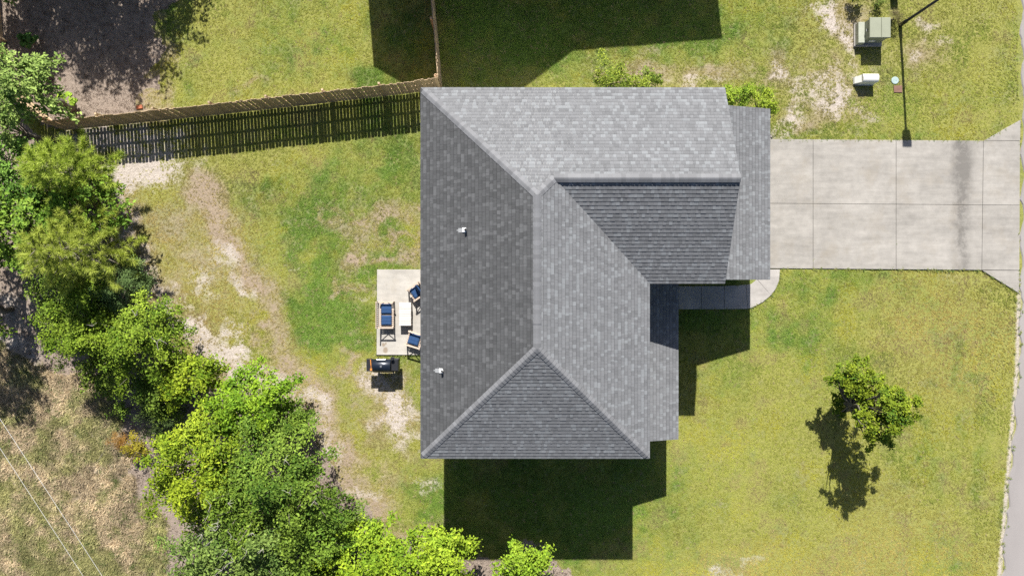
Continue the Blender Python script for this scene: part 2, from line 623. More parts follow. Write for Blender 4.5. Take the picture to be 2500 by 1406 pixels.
def zones(x, y):
    """x, y world metres -> dict of masks"""
    px = x * S + CX
    py = CY - y * S
    n1 = fbm(x, y, 2.6, 4, 1)
    n2 = fbm(x, y, 0.9, 4, 5)
    n3 = fbm(x, y, 5.5, 3, 9)
    n4 = fbm(x, y, 0.38, 3, 13)
    wx = px + (n1 - 0.5) * 130 + (n2 - 0.5) * 80
    wy = py + (fbm(x, y, 2.6, 4, 21) - 0.5) * 130 + (fbm(x, y, 0.9, 3, 25) - 0.5) * 80
    wood = inpoly(wx, wy, WOODS).astype(float)
    field = inpoly(wx, wy, FIELD).astype(float)
    wood = wood * (1 - field)
    wl = [(150, 140, 190, 160), (60, 20, 200, 120)]
    wood = np.maximum(wood, np.where(px < 460, blobs(px + (n2 - 0.5) * 160, py + (n4 - 0.5) * 120, wl), 0) > 0.55)
    sand = blobs(wx, wy, [(345, 428, 95, 55, 0, 1.4), (310, 355, 130, 48, 8, 1.25), (420, 330, 60, 40, 0, .75), (555, 850, 75, 36, -10), (470, 815, 55, 20, 35), (415, 770, 30, 42, -20),
                          (560, 640, 30, 40, -30, .8), (475, 715, 50, 30, 0, .7), (590, 715, 26, 24, 0, .8), (485, 675, 30, 20, 0, .75), (300, 470, 40, 70, 10, .8), (310, 560, 16, 60, -8, .7),
                          (975, 1000, 50, 75, 10, .95), (950, 935, 60, 30, 0, .7), (640, 925, 50, 24, 20, .85), (745, 985, 60, 22, 40, .85), (790, 1070, 22, 40, 0, .7),
                          (860, 1170, 45, 20, 10, .6), (1030, 1175, 40, 18, 20, .62), (2020, 20, 30, 60, 0, .8), (2050, 110, 26, 90, 5, .72), (1915, 300, 30, 60, 0, .8), (2020, 235, 100, 36, 15, .78),
                          (1940, 200, 40, 30, 0, .65), (2240, 110, 26, 22, 0, .6), (60, 880, 70, 40, 10, .8), (30, 740, 60, 50, 0, .7), (700, 640, 14, 14, 0, .4), (1760, 1395, 60, 20, 0, .55), (1690, 205, 90, 14, 0, .6),
                          (290, 1110, 50, 60, 0, .55), (250, 1180, 60, 50, 30, .55), (160, 1080, 60, 50, 0, .5), (880, 700, 20, 14, 0, .6)])
    sand = np.maximum(sand, 0.7 * trail(wx, wy, [(285, 470), (315, 600), (360, 700), (420, 790), (500, 865), (640, 935), (740, 1000)], 30))
    sand = np.clip(sand * 0.92 * (0.3 + 1.35 * n2) + (n4 - 0.5) * 0.85 * (sand > 0.12), 0, 1)
    sand = np.where(sand > 0.22, sand, 0)
    dirt = blobs(wx, wy, [(885, 515, 24, 20, 0, .95), (910, 548, 22, 28, 0, .95), (938, 530, 26, 16, 0, .9), (858, 585, 18, 24, 0, .85), (992, 560, 20, 40, 0, .9), (872, 618, 26, 18, 0, .9), (935, 628, 30, 14, 0, .85), (820, 690, 16, 30, 0, .8), (870, 668, 24, 14, 0, .8), (960, 590, 22, 14, 0, .8), (850, 905, 26, 14, 0, .8), (880, 555, 60, 60, 0, .75), (935, 520, 60, 30, 0, .7), (850, 635, 40, 40, 0, .6), (1000, 600, 30, 60, 0, .7), (900, 690, 40, 40, 0, .5), (960, 980, 80, 100, 0, .8),
                          (1660, 185, 190, 36, 0, .72), (1990, 230, 150, 100, 0, .62), (2060, 60, 60, 120, 0, .55), (340, 240, 60, 60, 0, .8), (400, 150, 45, 90, 0, .62), (390, 250, 60, 40, 0, .7), (640, 215, 40, 14, 0, .6),
                          (900, 1235, 70, 40, 20, .7), (1020, 1280, 80, 30, 0, .8), (870, 1150, 90, 60, 20, .5), (2240, 130, 60, 50, 0, .45), (1960, 310, 60, 40, 0, .6)])
    dirt = np.maximum(dirt, 0.92 * trail(wx, wy, [(505, 480), (545, 570), (610, 665), (660, 740), (675, 830), (700, 900), (780, 1000), (830, 1090), (850, 1180), (910, 1250)], 46))
    dirt = np.maximum(dirt, 0.95 * trail(wx, wy, [(300, 480), (330, 620), (400, 770), (500, 870), (620, 930), (740, 1010), (820, 1130), (880, 1230)], 50))
    thin = blobs(px, py, [(470, 620, 170, 220, -20, .44), (460, 560, 130, 90, 0, .4)])
    dirt = np.clip(np.maximum(dirt, thin) + (n2 - 0.5) * 0.8 + (n4 - 0.5) * 0.5 - 0.02, 0, 1)
    lush_shade = blobs(wx, wy, [(880, 560, 170, 130, 0, .72), (930, 640, 120, 130, 0, .75), (860, 400, 120, 60, 0, .4), (780, 700, 90, 130, 0, .95), (860, 790, 130, 90, 0, .85), (960, 700, 60, 60, 0, .6), (990, 440, 50, 120, 0, .75), (940, 480, 90, 50, 0, .5), (650, 465, 60, 40, 0, .5), (890, 850, 120, 40, 0, .8),
                          (1980, 690, 150, 50, 0, .7), (1930, 800, 110, 70, 0, .6), (2080, 690, 120, 30, 0, .5), (1320, 1240, 270, 160, 0, 1.1), (1330, 50, 420, 130, 0, 1.1), (960, 90, 70, 120, 0, .95), (1740, 780, 100, 90, 0, 1.0), (2335, 1000, 20, 320, 3, .32), (2388, 1050, 22, 280, 4, .36), (2280, 1050, 18, 320, 2, .28),  # lush patches, plus deeper green put where house shadows fall, to deepen them
                          (2290, 1000, 20, 130, 0, .25), (400, 40, 50, 70, 0, .8), (760, 580, 60, 50, 0, .6), (900, 620, 120, 60, 0, .45), (2000, 335, 100, 14, 0, .6), (2150, 335, 140, 12, 0, .5)])
    lush_shade = np.clip(lush_shade + (n1 - 0.5) * 1.25 + (n2 - 0.5) * 0.8 + (n4 - 0.5) * 0.9 + 0.06, 0, 1)
    gold = blobs(px, py, [(2250, 900, 200, 260, 0, .5), (2220, 1250, 260, 200, 0, .4), (1960, 60, 60, 160, 0, .6), (2300, 200, 170, 160, 0, .4), (760, 100, 60, 60, 0, .5), (460, 640, 200, 240, 0, .6), (1650, 170, 300, 80, 0, .6),
                          (950, 1150, 120, 170, 0, .5), (1850, 1380, 220, 50, 0, .6), (2350, 780, 100, 60, 0, .5)])
    gold = np.clip(gold + (n3 - 0.5) * 1.2 + (n2 - 0.5) * 0.4, 0, 1)
    hard = inpoly(px, py, [(1800, 338), (2400, 342), (2500, 285), (2500, 720), (2396, 661), (1906, 658), (1902, 690), (1883, 722), (1836, 753), (1640, 756), (1640, 696), (1800, 697)])
    hard |= inpoly(px, py, [(921, 659), (1100, 659), (1100, 865), (921, 865)])
    hard |= (x > -2.95) & (x < 6.2) & (y > -5.85) & (y < 6.95) & ~((x > 4.7) & (y < -5.9))
    hard |= (x > 4) & (x < 10.05) & (y > 0.6) & (y < 6.9)
    redge = np.interp(py, [p[1] for p in ROAD_EDGE], [p[0] for p in ROAD_EDGE])
    road = px > redge + (n4 - 0.5) * 10 - 6
    rsand = np.clip(1.0 - np.abs(px - redge) / 9.0, 0, 1) * smooth(640, 760, py)
    sand = np.maximum(sand, rsand)
    lawn = (1 - wood) * (1 - field)
    return dict(px=px, py=py, wood=wood, field=field, sand=sand * (1 - 0.0 * wood), dirt=dirt * lawn, lush_shade=lush_shade * lawn, gold=gold, hard=hard, road=road, n1=n1, n2=n2, n3=n3, n4=n4, lawn=lawn)


def ground():
    fx = np.arange(-24.5, 24.51, 0.09)
    fy = np.arange(-14.5, 14.51, 0.09)
    far = np.array([26, 29, 34, 42, 55, 75, 110, 180, 320, 600, 1200.0])
    gx = np.concatenate([-far[::-1], fx, far])
    gy = np.concatenate([-(far[::-1] - 10), fy, far - 10])
    gy = np.sort(gy[(np.abs(gy) >= 14.6) | np.isin(gy, fy)])
    X, Y = np.meshgrid(gx, gy)
    z = zones(X, Y)
    Z = (fbm(X, Y, 1.6, 3, 40) - 0.5) * 0.05 + (z['n4'] - 0.5) * 0.02 - 0.02
    Z = np.where(z['hard'] | (z['px'] > 2380), -0.03, np.minimum(Z, 0.02))
    nx, ny = len(gx), len(gy)
    V = np.stack([X, Y, Z], -1).reshape(-1, 3)
    i = np.arange(nx * ny).reshape(ny, nx)
    F = np.stack([i[:-1, :-1], i[:-1, 1:], i[1:, 1:], i[1:, :-1]], -1).reshape(-1, 4)
    m = np_mesh('ground', V, F, None, M_GROUND)
    for a in ('sand', 'dirt', 'wood', 'field', 'lush_shade'):
        at = m.attributes.new(a, 'FLOAT', 'POINT')
        at.data.foreach_set('value', np.ascontiguousarray(z[a], np.float32).ravel())
    m.polygons.foreach_set('use_smooth', [True] * len(m.polygons))
    tag(link('ground', m), kind='structure')


ground()


# ------------------------------------------------------------------ road, driveway, walk, patio
def road():
    pts = []
    for (x0, y0), (x1, y1) in zip(ROAD_EDGE[:-1], ROAD_EDGE[1:]):
        n = max(2, int(abs(y1 - y0) / 12))
        for k in range(n):
            t = k / n
            pts.append((x0 + (x1 - x0) * t + R.uniform(-1.8, 1.8) + 4 * math.sin(k * 0.7), y0 + (y1 - y0) * t))
    left = [P(a, b) for a, b in pts]
    vs, fs = [], []
    for p in left:
        vs += [(p.x + 0.06, p.y, -0.05), (p.x + 0.12, p.y, 0.008), (p.x + 1.6, p.y, 0.03), (p.x + 6.4, p.y, 0.008), (p.x + 6.5, p.y, -0.05)]
    for i in range(len(left) - 1):
        for k in range(4):
            a = i * 5 + k
            fs.append((a, a + 1, a + 6, a + 5))
    fs = [f[::-1] for f in fs]
    tag(MB().add(vs, fs).build('road', M_ROAD), kind='structure')


road()


def lerp_y(tab, x):
    (x0, y0), (x1, y1) = tab
    return y0 + (y1 - y0) * (x - x0) / (x1 - x0)


def slab(poly_px, name, mat, parent, top=0.035, gap=0.006):
    pts = [P(a, b) for a, b in poly_px]
    c = sum(pts, Vector()) / len(pts)
    poly = []
    for p in pts:
        d = (c - p)
        poly.append((p.x + math.copysign(min(gap, abs(d.x)), d.x), p.y + math.copysign(min(gap, abs(d.y)), d.y)))
    return MB().prism(poly, -0.08, top, bev=0.008).build(name, mat, parent)


def driveway():
    dr = tag(link('driveway', None), kind='structure')
    T = ((1882, 340), (2398, 344))
    Mi = ((1882, 497), (2398, 501))
    B = ((1882, 655.5), (2398, 659.5))
    cols = [1802, 1984.5, 2187, 2400, 2489.5]
    cb = [1802, 1984.5, 2187, 2396, 2488]
    for k in range(4):
        a, b = cols[k], cols[k + 1]
        a2, b2 = cb[k], cb[k + 1]
        am, bm = (a + a2) / 2, (b + b2) / 2
        slab([(a, lerp_y(T, a)), (b, lerp_y(T, b)), (bm, lerp_y(Mi, bm)), (am, lerp_y(Mi, am))], 'slab', M_DRIVE, dr)
        slab([(am, lerp_y(Mi, am)), (bm, lerp_y(Mi, bm)), (b2, lerp_y(B, b2)), (a2, lerp_y(B, a2))], 'slab', M_DRIVE, dr)
    slab([(2402, 344), (2491, 293), (2490, 344.5)], 'slab', M_DRIVE, dr)
    slab([(2397, 660), (2488.5, 660.5), (2487, 716)], 'slab', M_DRIVE, dr)


driveway()


def walkway():
    w = tag(link('walkway', None), kind='structure')
    e = [1600, 1656, 1712, 1768]
    for a, b in zip(e[:-1], e[1:]):
        slab([(a, 698), (b, 698), (b, 755), (a, 755)], 'slab', M_WALK, w)
    slab([(1768, 698), (1821, 695), (1825, 754), (1768, 755)], 'slab', M_WALK, w)
    slab([(1821, 695), (1834, 693), (1848, 682), (1882, 721), (1862, 738), (1836, 751), (1825, 754)], 'slab', M_WALK, w)
    slab([(1848, 682), (1852, 657.5), (1904, 657.5), (1902, 684), (1894, 705), (1882, 721)], 'slab', M_WALK, w)


walkway()


def patio():
    p = tag(link('patio', None), kind='structure')
    slab([(921, 658), (1086, 658), (1086, 866), (920, 866)], 'slab', M_PATIO, p, 0.06, 0.0)


patio()

# ------------------------------------------------------------------ the house
EAVE, PITCH = 5.8, 0.52
XW, XE = P(1027, 0, EAVE).x, P(1586, 0, EAVE).x
YN, YS = P(0, 214.5, EAVE).y, P(0, 1118.5, EAVE).y
YG = P(0, 692, EAVE).y
XG = P(1770, 0, EAVE).x
HALF = (XE - XW) / 2
XR = (XW + XE) / 2
ZR = EAVE + PITCH * HALF
YA_N, YA_S = YN - HALF, YS + HALF
GH = (YN - YG) / 2
YR = (YN + YG) / 2
ZG = EAVE + PITCH * GH
dj = YR - YA_N
XJ = XR + dj
# lower roofs
S_E, S_H, S_P = P(1880, 0, 3.05).x, 3.05, 0.30
S_Y0, S_Y1 = P(0, 683, 3.05).y, P(0, 266, 3.05).y
P_E, P_H, P_P = P(1656, 0, 3.15).x, 3.15, 0.31
P_Y0 = P(0, 1072, 3.15).y
WX0, WX1, WY0, WY1 = XW + 0.32, XE - 0.32, YS + 0.32, YN - 0.32
GX1, GY0 = XG - 0.28, YG + 0.32
FX1 = S_E - 0.32

house = thing('house', 'two storey house with grey shingled hip and gable roof beside the driveway', 'house', (0, 0, 0))


def clip_poly(poly, a, b, c):
    """keep a*u+b*v+c >= 0"""
    out = []
    n = len(poly)
    for i in range(n):
        p, q = poly[i], poly[(i + 1) % n]
        dp = a * p[0] + b * p[1] + c
        dq = a * q[0] + b * q[1] + c
        if dp >= 0:
            out.append(p)
        if (dp >= 0) != (dq >= 0):
            t = dp / (dp - dq)
            out.append((p[0] + (q[0] - p[0]) * t, p[1] + (q[1] - p[1]) * t))
    return out


def clip_convex(poly, hull):
    n = len(hull)
    for i in range(n):
        (x0, y0), (x1, y1) = hull[i], hull[(i + 1) % n]
        poly = clip_poly(poly, -(y1 - y0), (x1 - x0), (y1 - y0) * x0 - (x1 - x0) * y0)
        if len(poly) < 3:
            return []
    return poly


def area2(p):
    return 0.5 * sum(p[i][0] * p[(i + 1) % len(p)][1] - p[(i + 1) % len(p)][0] * p[i][1] for i in range(len(p)))


EXPO = 0.146
TABS = []       # (area, verts, faces, col)
deck = MB()


def slope(origin, u, corners, pal, seed, fascia=True):
    """origin on the eave; u unit vector along the eave; corners world points, ccw seen from outside."""
    rr = random.Random(seed)
    origin = Vector(origin)
    u = Vector(u).normalized()
    nrm = (Vector(corners[1]) - Vector(corners[0])).cross(Vector(corners[2]) - Vector(corners[0])).normalized()
    if nrm.z < 0:
        nrm = -nrm
    vv = nrm.cross(u).normalized()
    if vv.z < 0:
        vv = -vv
    hull = [((Vector(c) - origin).dot(u), (Vector(c) - origin).dot(vv)) for c in corners]
    if area2(hull) < 0:
        hull = hull[::-1]
    top = [origin + u * a + vv * b - nrm * 0.004 for a, b in hull]
    bot = [p - Vector((0, 0, 0.17)) for p in top]
    n = len(top)
    # roof deck
    tb = top + bot
    fs = [tuple(range(n)), tuple(range(2 * n - 1, n - 1, -1))] + [(i, i + n, (i + 1) % n + n, (i + 1) % n) for i in range(n)]
    deck.add(tb, fs)
    umin, umax = min(h[0] for h in hull), max(h[0] for h in hull)
    vmin, vmax = min(h[1] for h in hull), max(h[1] for h in hull)
    j = 0
    v0 = vmin - 0.02
    while v0 < vmax:
        x = umin - rr.uniform(0, 0.3)
        prev = -1
        run = rr.uniform(0.96, 1.04)
        while x < umax:
            w = rr.choice((0.08, 0.1, 0.11, 0.12, 0.13, 0.15, 0.19)) * rr.uniform(0.85, 1.15)
            k = rr.random()
            tooth = prev != 1 and k < 0.55
            prev = 1 if tooth else 0
            t = 0.019 if tooth else 0.013
            drop = rr.uniform(0, 0.004)
            rect = [(x, v0 - drop), (x + w, v0 - drop), (x + w, v0 + EXPO + 0.03), (x, v0 + EXPO + 0.03)]
            q = clip_convex(rect, hull)
            g = rr.random()
            if g < pal['pl']:
                cl = pal['light']
            elif g < pal['pl'] + pal['pd']:
                cl = pal['dark']
            else:
                cl = pal['mid']
            f = run * rr.uniform(0.94, 1.06)
            cl = tuple(c * f for c in cl)
            if q and area2(q) > 0.0004:
                Lv = EXPO + 0.03
                vsp = v0 + EXPO * 0.76
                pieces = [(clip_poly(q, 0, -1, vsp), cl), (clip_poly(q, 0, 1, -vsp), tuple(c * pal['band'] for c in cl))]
                parts_, cen = [], Vector()
                for pq, pc in pieces:
                    if len(pq) < 3:
                        continue
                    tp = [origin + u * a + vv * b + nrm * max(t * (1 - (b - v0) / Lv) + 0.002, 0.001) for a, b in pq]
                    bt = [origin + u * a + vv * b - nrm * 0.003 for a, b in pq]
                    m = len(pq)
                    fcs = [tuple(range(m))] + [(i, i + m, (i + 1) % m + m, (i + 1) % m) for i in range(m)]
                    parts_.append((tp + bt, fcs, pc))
                    cen = tp[0]
                if parts_:
                    sc = 1.0 / (H - cen.z)
                    TABS.append((area2(q) * sc * sc * nrm.z, parts_))
            x += w + 0.0025
        v0 += EXPO
        j += 1


def tone(s, tint=(1.0, 1.0, 1.02)):
    return tuple(s * t for t in tint)


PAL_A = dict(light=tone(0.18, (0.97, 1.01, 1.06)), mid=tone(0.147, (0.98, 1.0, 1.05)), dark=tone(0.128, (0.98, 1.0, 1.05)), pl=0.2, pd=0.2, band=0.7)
PAL_W = dict(light=tone(0.09, (0.98, 1.0, 1.04)), mid=tone(0.07, (0.98, 1.0, 1.04)), dark=tone(0.06, (0.98, 1.0, 1.04)), pl=0.2, pd=0.22, band=0.74)       # rear slope: darker copy of the shingle tones
A_N = (XR, YA_N, ZR)
A_S = (XR, YA_S, ZR)
J = (XJ, YR, ZG)
GE = (XG, YR, ZG)
c_nw, c_sw, c_se = (XW, YN, EAVE), (XW, YS, EAVE), (XE, YS, EAVE)
VB = (XE, YG, EAVE)
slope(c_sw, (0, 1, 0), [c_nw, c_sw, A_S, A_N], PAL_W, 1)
slope(c_sw, (1, 0, 0), [c_sw, c_se, A_S], PAL_A, 2)
slope(c_se, (0, 1, 0), [c_se, VB, J, A_N, A_S], PAL_A, 3)
slope(c_nw, (-1, 0, 0), [(XJ, YN, EAVE), c_nw, A_N, J], PAL_A, 4)
slope((XG, YN, EAVE), (-1, 0, 0), [(XG, YN, EAVE), (XJ, YN, EAVE), J, GE], PAL_A, 5)
slope(VB, (1, 0, 0), [VB, (XG, YG, EAVE), GE, J], PAL_A, 6)
zin = S_H + S_P * (S_E - GX1)
slope((S_E, S_Y0, S_H), (0, 1, 0), [(S_E, S_Y0, S_H), (S_E, S_Y1, S_H), (GX1, S_Y1, zin), (GX1, S_Y0, zin)], PAL_A, 7)
zpn = P_H + P_P * (P_E - WX1)
slope((P_E, P_Y0, P_H), (0, 1, 0), [(P_E, P_Y0, P_H), (P_E, GY0, P_H), (WX1, GY0, zpn), (WX1, P_Y0, zpn)], PAL_A, 8)

roof = deck.build('roof', M_TRIM, house)
TABS.sort(key=lambda t: -t[0])
for ar, pcs in TABS[:300]:
    one = MB()
    for vs, fs, cl in pcs:
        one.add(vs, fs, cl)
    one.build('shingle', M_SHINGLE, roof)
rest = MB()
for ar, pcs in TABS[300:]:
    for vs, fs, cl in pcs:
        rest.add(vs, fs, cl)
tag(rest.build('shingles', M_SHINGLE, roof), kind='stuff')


def cap_mat():
    m = bpy.data.materials.new('cap_granules')
    nt, out = nodes_of(m)
    oi = nt.nodes.new('ShaderNodeObjectInfo')
    n = noise(nt, pos(nt), 55, 3, 0.65)
    f = math_node(nt, 'MULTIPLY', ramp(nt, oi.outputs['Random'], 0, 1, 0.86, 1.16), ramp(nt, n, 0.25, 0.75, 0.88, 1.12))
    cc = nt.nodes.new('ShaderNodeCombineColor')
    for i in range(3):
        nt.links.new(f, cc.inputs[i])
    c = mixc(nt, 1.0, (0.15, 0.152, 0.16), cc.outputs[0], 'MULTIPLY')
    finish(nt, out, c, 0.92, 0, 0.2, n, 0.35, 0.003)
    return m


M_CAP = cap_mat()


def cap_line(p0, p1, d1, d2, lift, wide=0.135, start=0.0):
    """folded cap shingles laid from p0 (low / far) to p1; d1, d2: unit directions down each adjoining slope, square to the line."""
    p0, p1 = Vector(p0), Vector(p1)
    ax = (p1 - p0)
    L = ax.length
    ax.normalize()
    d1, d2 = Vector(d1).normalized(), Vector(d2).normalized()
    n1 = ax.cross(d1)
    n1 = n1 if n1.z > 0 else -n1
    n2 = ax.cross(d2)
    n2 = n2 if n2.z > 0 else -n2
    up = (n1 + n2).normalized()
    p0 = p0 + ax * start
    L -= start
    step = 0.15
    n = int(L / step)
    step = L / n
    mb = MB()
    prof = []
    for s, d, nn in ((-1, d1, n1), (1, d2, n2)):
        prof.append((d * wide, nn))
    ring = []
    for (s, t) in ((0.0, 0.019), (step + 0.03, 0.005)):
        a = ax * s
        w1, w2 = d1 * wide, d2 * wide
        row = [a + w1 + n1 * lift, a + w1 + n1 * (lift + t), a + w1 * 0.25 + n1 * (lift + t + 0.006), a + up * (lift + t + 0.006),
               a + w2 * 0.25 + n2 * (lift + t + 0.006), a + w2 + n2 * (lift + t), a + w2 + n2 * lift, a + up * (lift - 0.004)]
        ring.append(row)
    vs = ring[0] + ring[1]
    fs = [(i, (i + 1) % 8, 8 + (i + 1) % 8, 8 + i) for i in range(8)]
    fs += [(7, 6, 5, 4, 3, 2, 1, 0), (8, 9, 10, 11, 12, 13, 14, 15)]
    mb.add(vs, fs)
    me = mb.mesh('ridge_cap', M_CAP)
    # make normals point outwards
    import bmesh
    bm = bmesh.new()
    bm.from_mesh(me)
    bmesh.ops.recalc_face_normals(bm, faces=bm.faces)
    bm.to_mesh(me)
    bm.free()
    for k in range(n):
        link('ridge_cap', me, roof, p0 + ax * (k * step))


def downs(p0, p1, ga, gb):
    """ga, gb: horizontal downhill directions of the two slopes"""
    ax = (Vector(p1) - Vector(p0)).normalized()
    res = []
    for g in (ga, gb):
        g = Vector(g)
        nrm = Vector((g.x * PITCH, g.y * PITCH, 1)).normalized()
        d = nrm.cross(ax).normalized()
        if d.dot(Vector((g.x, g.y, -PITCH))) < 0:
            d = -d
        res.append(d)
    return res


GW, GE_, GN, GS = (-1, 0, 0), (1, 0, 0), (0, 1, 0), (0, -1, 0)
for p0, p1, ga, gb in ((c_sw, A_S, GW, GS), (c_se, A_S, GE_, GS), (c_nw, A_N, GW, GN), (J, A_N, GE_, GN)):
    a, b = downs(p0, p1, ga, gb)
    cap_line(p0, p1, a, b, 0.012, start=0.0 if p0 is J else 0.16)
vz = Vector((0, 0, 0.035))
a, b = downs(A_S, A_N, GW, GE_)
cap_line(Vector(A_S) + Vector((0, 0.85, 0)), Vector(A_S), a, b, 0.014)
cap_line(Vector(A_N), Vector(A_S) + Vector((0, 0.85, 0)), a, b, 0.04)
a, b = downs(GE, J, GN, GS)
cap_line(Vector(GE), Vector(J), a, b, 0.045)
# ridge vents under the caps: dark strips the caps ride on
rv = MB()
for sgn in (-1, 1):
    rv.bar(Vector((XJ + 0.45, YR + sgn * 0.075, ZG - 0.03)), Vector((XG - 0.4, YR + sgn * 0.075, ZG - 0.03)), 0.1, 0.05)
rv.build('ridge_vent', M_DARK, house)
rv = MB()
for sgn in (-1, 1):
    rv.bar(Vector((XR + sgn * 0.075, YA_S + 0.85, ZR - 0.03)), Vector((XR + sgn * 0.075, YA_N - 0.2, ZR - 0.03)), 0.1, 0.05)
rv.build('ridge_vent', M_DARK, house)


def on_west(px, py):
    """point on the rear slope seen at this photo pixel"""
    z = 6.6
    for _ in range(12):
        p = P(px, py, z)
        z = EAVE + PITCH * (p.x - XW)
    return P(px, py, z)


for (vx, vy) in ((1135, 562), (1078, 905)):
    b = on_west(vx, vy)
    v = link('vent_pipe', None, house, b)
    tilt = Matrix.Rotation(-math.atan(PITCH), 4, 'Y')
    fl = MB()
    fl.box(-0.26, -0.09, -0.075, 0.075, 0.005, 0.022, M=tilt)
    fl.box(-0.33, -0.26, -0.02, 0.02, 0.004, 0.02, M=tilt)
    fl.build('flashing', M_LEAD, v)
    bt = MB()
    bt.bevbox(-0.085, 0.06, -0.085, 0.085, 0.0, 0.05, 0.015, M=tilt)
    bt.build('boot', M_PVC, v)
    pp = MB()
    pp.tube([(0.03, 0, -0.05), (0.03, 0, 0.24)], 0.045, 14, caps=False)
    pp.tube([(0.03, 0, 0.24), (0.03, 0, 0.05)], 0.036, 14, caps=False)
    pp.build('pipe', M_PVC, v)

# walls
w = MB()
w.box(WX0, WX1, WY0, WY1, -0.1, EAVE - 0.1)
w.build('wall', M_SIDING, house)
w = MB()
w.box(WX1 + 0.003, GX1, GY0, WY1 - 0.003, -0.1, EAVE - 0.1)
gz = EAVE - 0.1
vs = [(GX1 - 0.12, GY0, gz), (GX1 - 0.12, WY1, gz), (GX1 - 0.12, YR, ZG - 0.22), (GX1, GY0, gz), (GX1, WY1, gz), (GX1, YR, ZG - 0.22)]
w.add(vs, [(0, 1, 2), (5, 4, 3), (0, 3, 4, 1), (1, 4, 5, 2), (2, 5, 3, 0)])
w.build('wall', M_SIDING, house)
w = MB()
w.box(GX1 + 0.003, FX1, S_Y0 + 0.3, S_Y1 - 0.3, -0.1, S_H - 0.12)
w.build('wall', M_SIDING, house)
# soffits
sf = MB()
z = EAVE - 0.165
sf.box(XW + 0.02, WX0 - 0.002, YS + 0.02, YN - 0.02, z - 0.02, z)
sf.box(WX0, XE - 0.02, YS + 0.02, WY0 - 0.002, z - 0.02, z)
sf.box(WX0, XG - 0.02, WY1 + 0.002, YN - 0.02, z - 0.02, z)
sf.box(WX1 + 0.002, XE - 0.02, WY0, YG, z - 0.02, z)
sf.box(WX1 + 0.003, XG - 0.02, YG + 0.02, GY0 - 0.002, z - 0.02, z)
sf.build('soffit', M_TRIM, house)


def window(face, a0, a1, z0, z1, at):
    """face: '+x', '-x', '+y', '-y'; spans a0..a1 along the wall"""
    s = 1 if face[0] == '+' else -1

    def bx(mb, u0, u1, q0, q1, d0, d1):
        lo, hi = sorted((at + s * d0, at + s * d1))
        if face[1] == 'x':
            mb.box(lo, hi, u0, u1, q0, q1)
        else:
            mb.box(u0, u1, lo, hi, q0, q1)
    g = MB()
    bx(g, a0, a1, z0, z1, 0.002, 0.015)
    wd = g.build('window', M_GLASS, house)
    f = MB()
    t = 0.08
    bx(f, a0 - t, a1 + t, z1, z1 + t, 0.002, 0.045)
    bx(f, a0 - t, a1 + t, z0 - t, z0, 0.002, 0.05)
    bx(f, a0 - t, a0, z0, z1, 0.002, 0.045)
    bx(f, a1, a1 + t, z0, z1, 0.002, 0.045)
    bx(f, a0, a1, (z0 + z1) / 2 - 0.02, (z0 + z1) / 2 + 0.02, 0.016, 0.035)
    f.build('frame', M_TRIM, wd)


for zz in (0.9, 3.7):
    window('-x', -4.9, -3.9, zz, zz + 1.4, WX0)
    window('-x', 3.2, 4.2, zz, zz + 1.4, WX0)
    window('-y', 0.3, 1.3, zz, zz + 1.4, WY0)
    window('+y', 1.5, 2.4, zz, zz + 1.4, WY1)
window('+x', -4.6, -3.5, 4.1, 5.2, WX1)
window('+x', -2.2, -1.1, 4.1, 5.2, WX1)
window('+x', 2.6, 3.6, 4.25, 5.3, GX1)
window('+x', 4.3, 5.3, 4.25, 5.3, GX1)
window('+x', -4.6, -3.5, 0.9, 2.2, WX1)
d = MB()
d.box(WX0 - 0.05, WX0 - 0.003, -1.6, 0.2, 0.08, 2.15)
pd = d.build('patio_door', M_TRIM, house)
d = MB()
for y0 in (-1.5, -0.64):
    d.box(WX0 - 0.062, WX0 - 0.051, y0, y0 + 0.78, 0.2, 2.05)
d.build('pane', M_GLASS, pd)
d = MB()
d.box(WX1 + 0.003, WX1 + 0.05, -1.55, -0.6, 0.16, 2.25)
fd = d.build('front_door', M_NAVY, house)
d = MB()
d.tube([(WX1 + 0.05, -0.7, 1.15), (WX1 + 0.12, -0.7, 1.15)], 0.03, 10)
d.build('handle', M_STEEL, fd)
gd = None
for k in range(4):
    d = MB()
    for c in range(4):
        y0 = S_Y0 + 0.95 + c * 1.25
        d.bevbox(0, 1.2, 0, 0.5, 0, 0.03, 0.012, M=Matrix.Translation((FX1 + 0.01, y0, 0.06 + k * 0.54)) @ Matrix(((0, 0, 1, 0), (1, 0, 0, 0), (0, 1, 0, 0), (0, 0, 0, 1))))
    o = d.build('garage_door' if gd is None else 'panel', M_TRIM, house if gd is None else gd)
    gd = gd or o
# porch
pc = MB()
pc.prism([(WX1 + 0.003, P_Y0 + 0.25), (P_E - 0.25, P_Y0 + 0.25), (P_E - 0.25, GY0 - 0.003), (WX1 + 0.003, GY0 - 0.003)], -0.1, 0.14, bev=0.01)
pc.build('porch_slab', M_WALK, house)
for yy in (P_Y0 + 0.45, P_Y0 + 3.2, GY0 - 0.4):
    q = MB()
    q.box(P_E - 0.5, P_E - 0.32, yy - 0.09, yy + 0.09, 0.145, P_H - 0.25)
    q.box(P_E - 0.54, P_E - 0.28, yy - 0.13, yy + 0.13, 0.142, 0.32)
    q.build('porch_post', M_TRIM, house)
q = MB()
q.box(P_E - 0.51, P_E - 0.31, P_Y0 + 0.2, GY0 - 0.003, P_H - 0.248, P_H - 0.06)
q.build('porch_beam', M_TRIM, house)


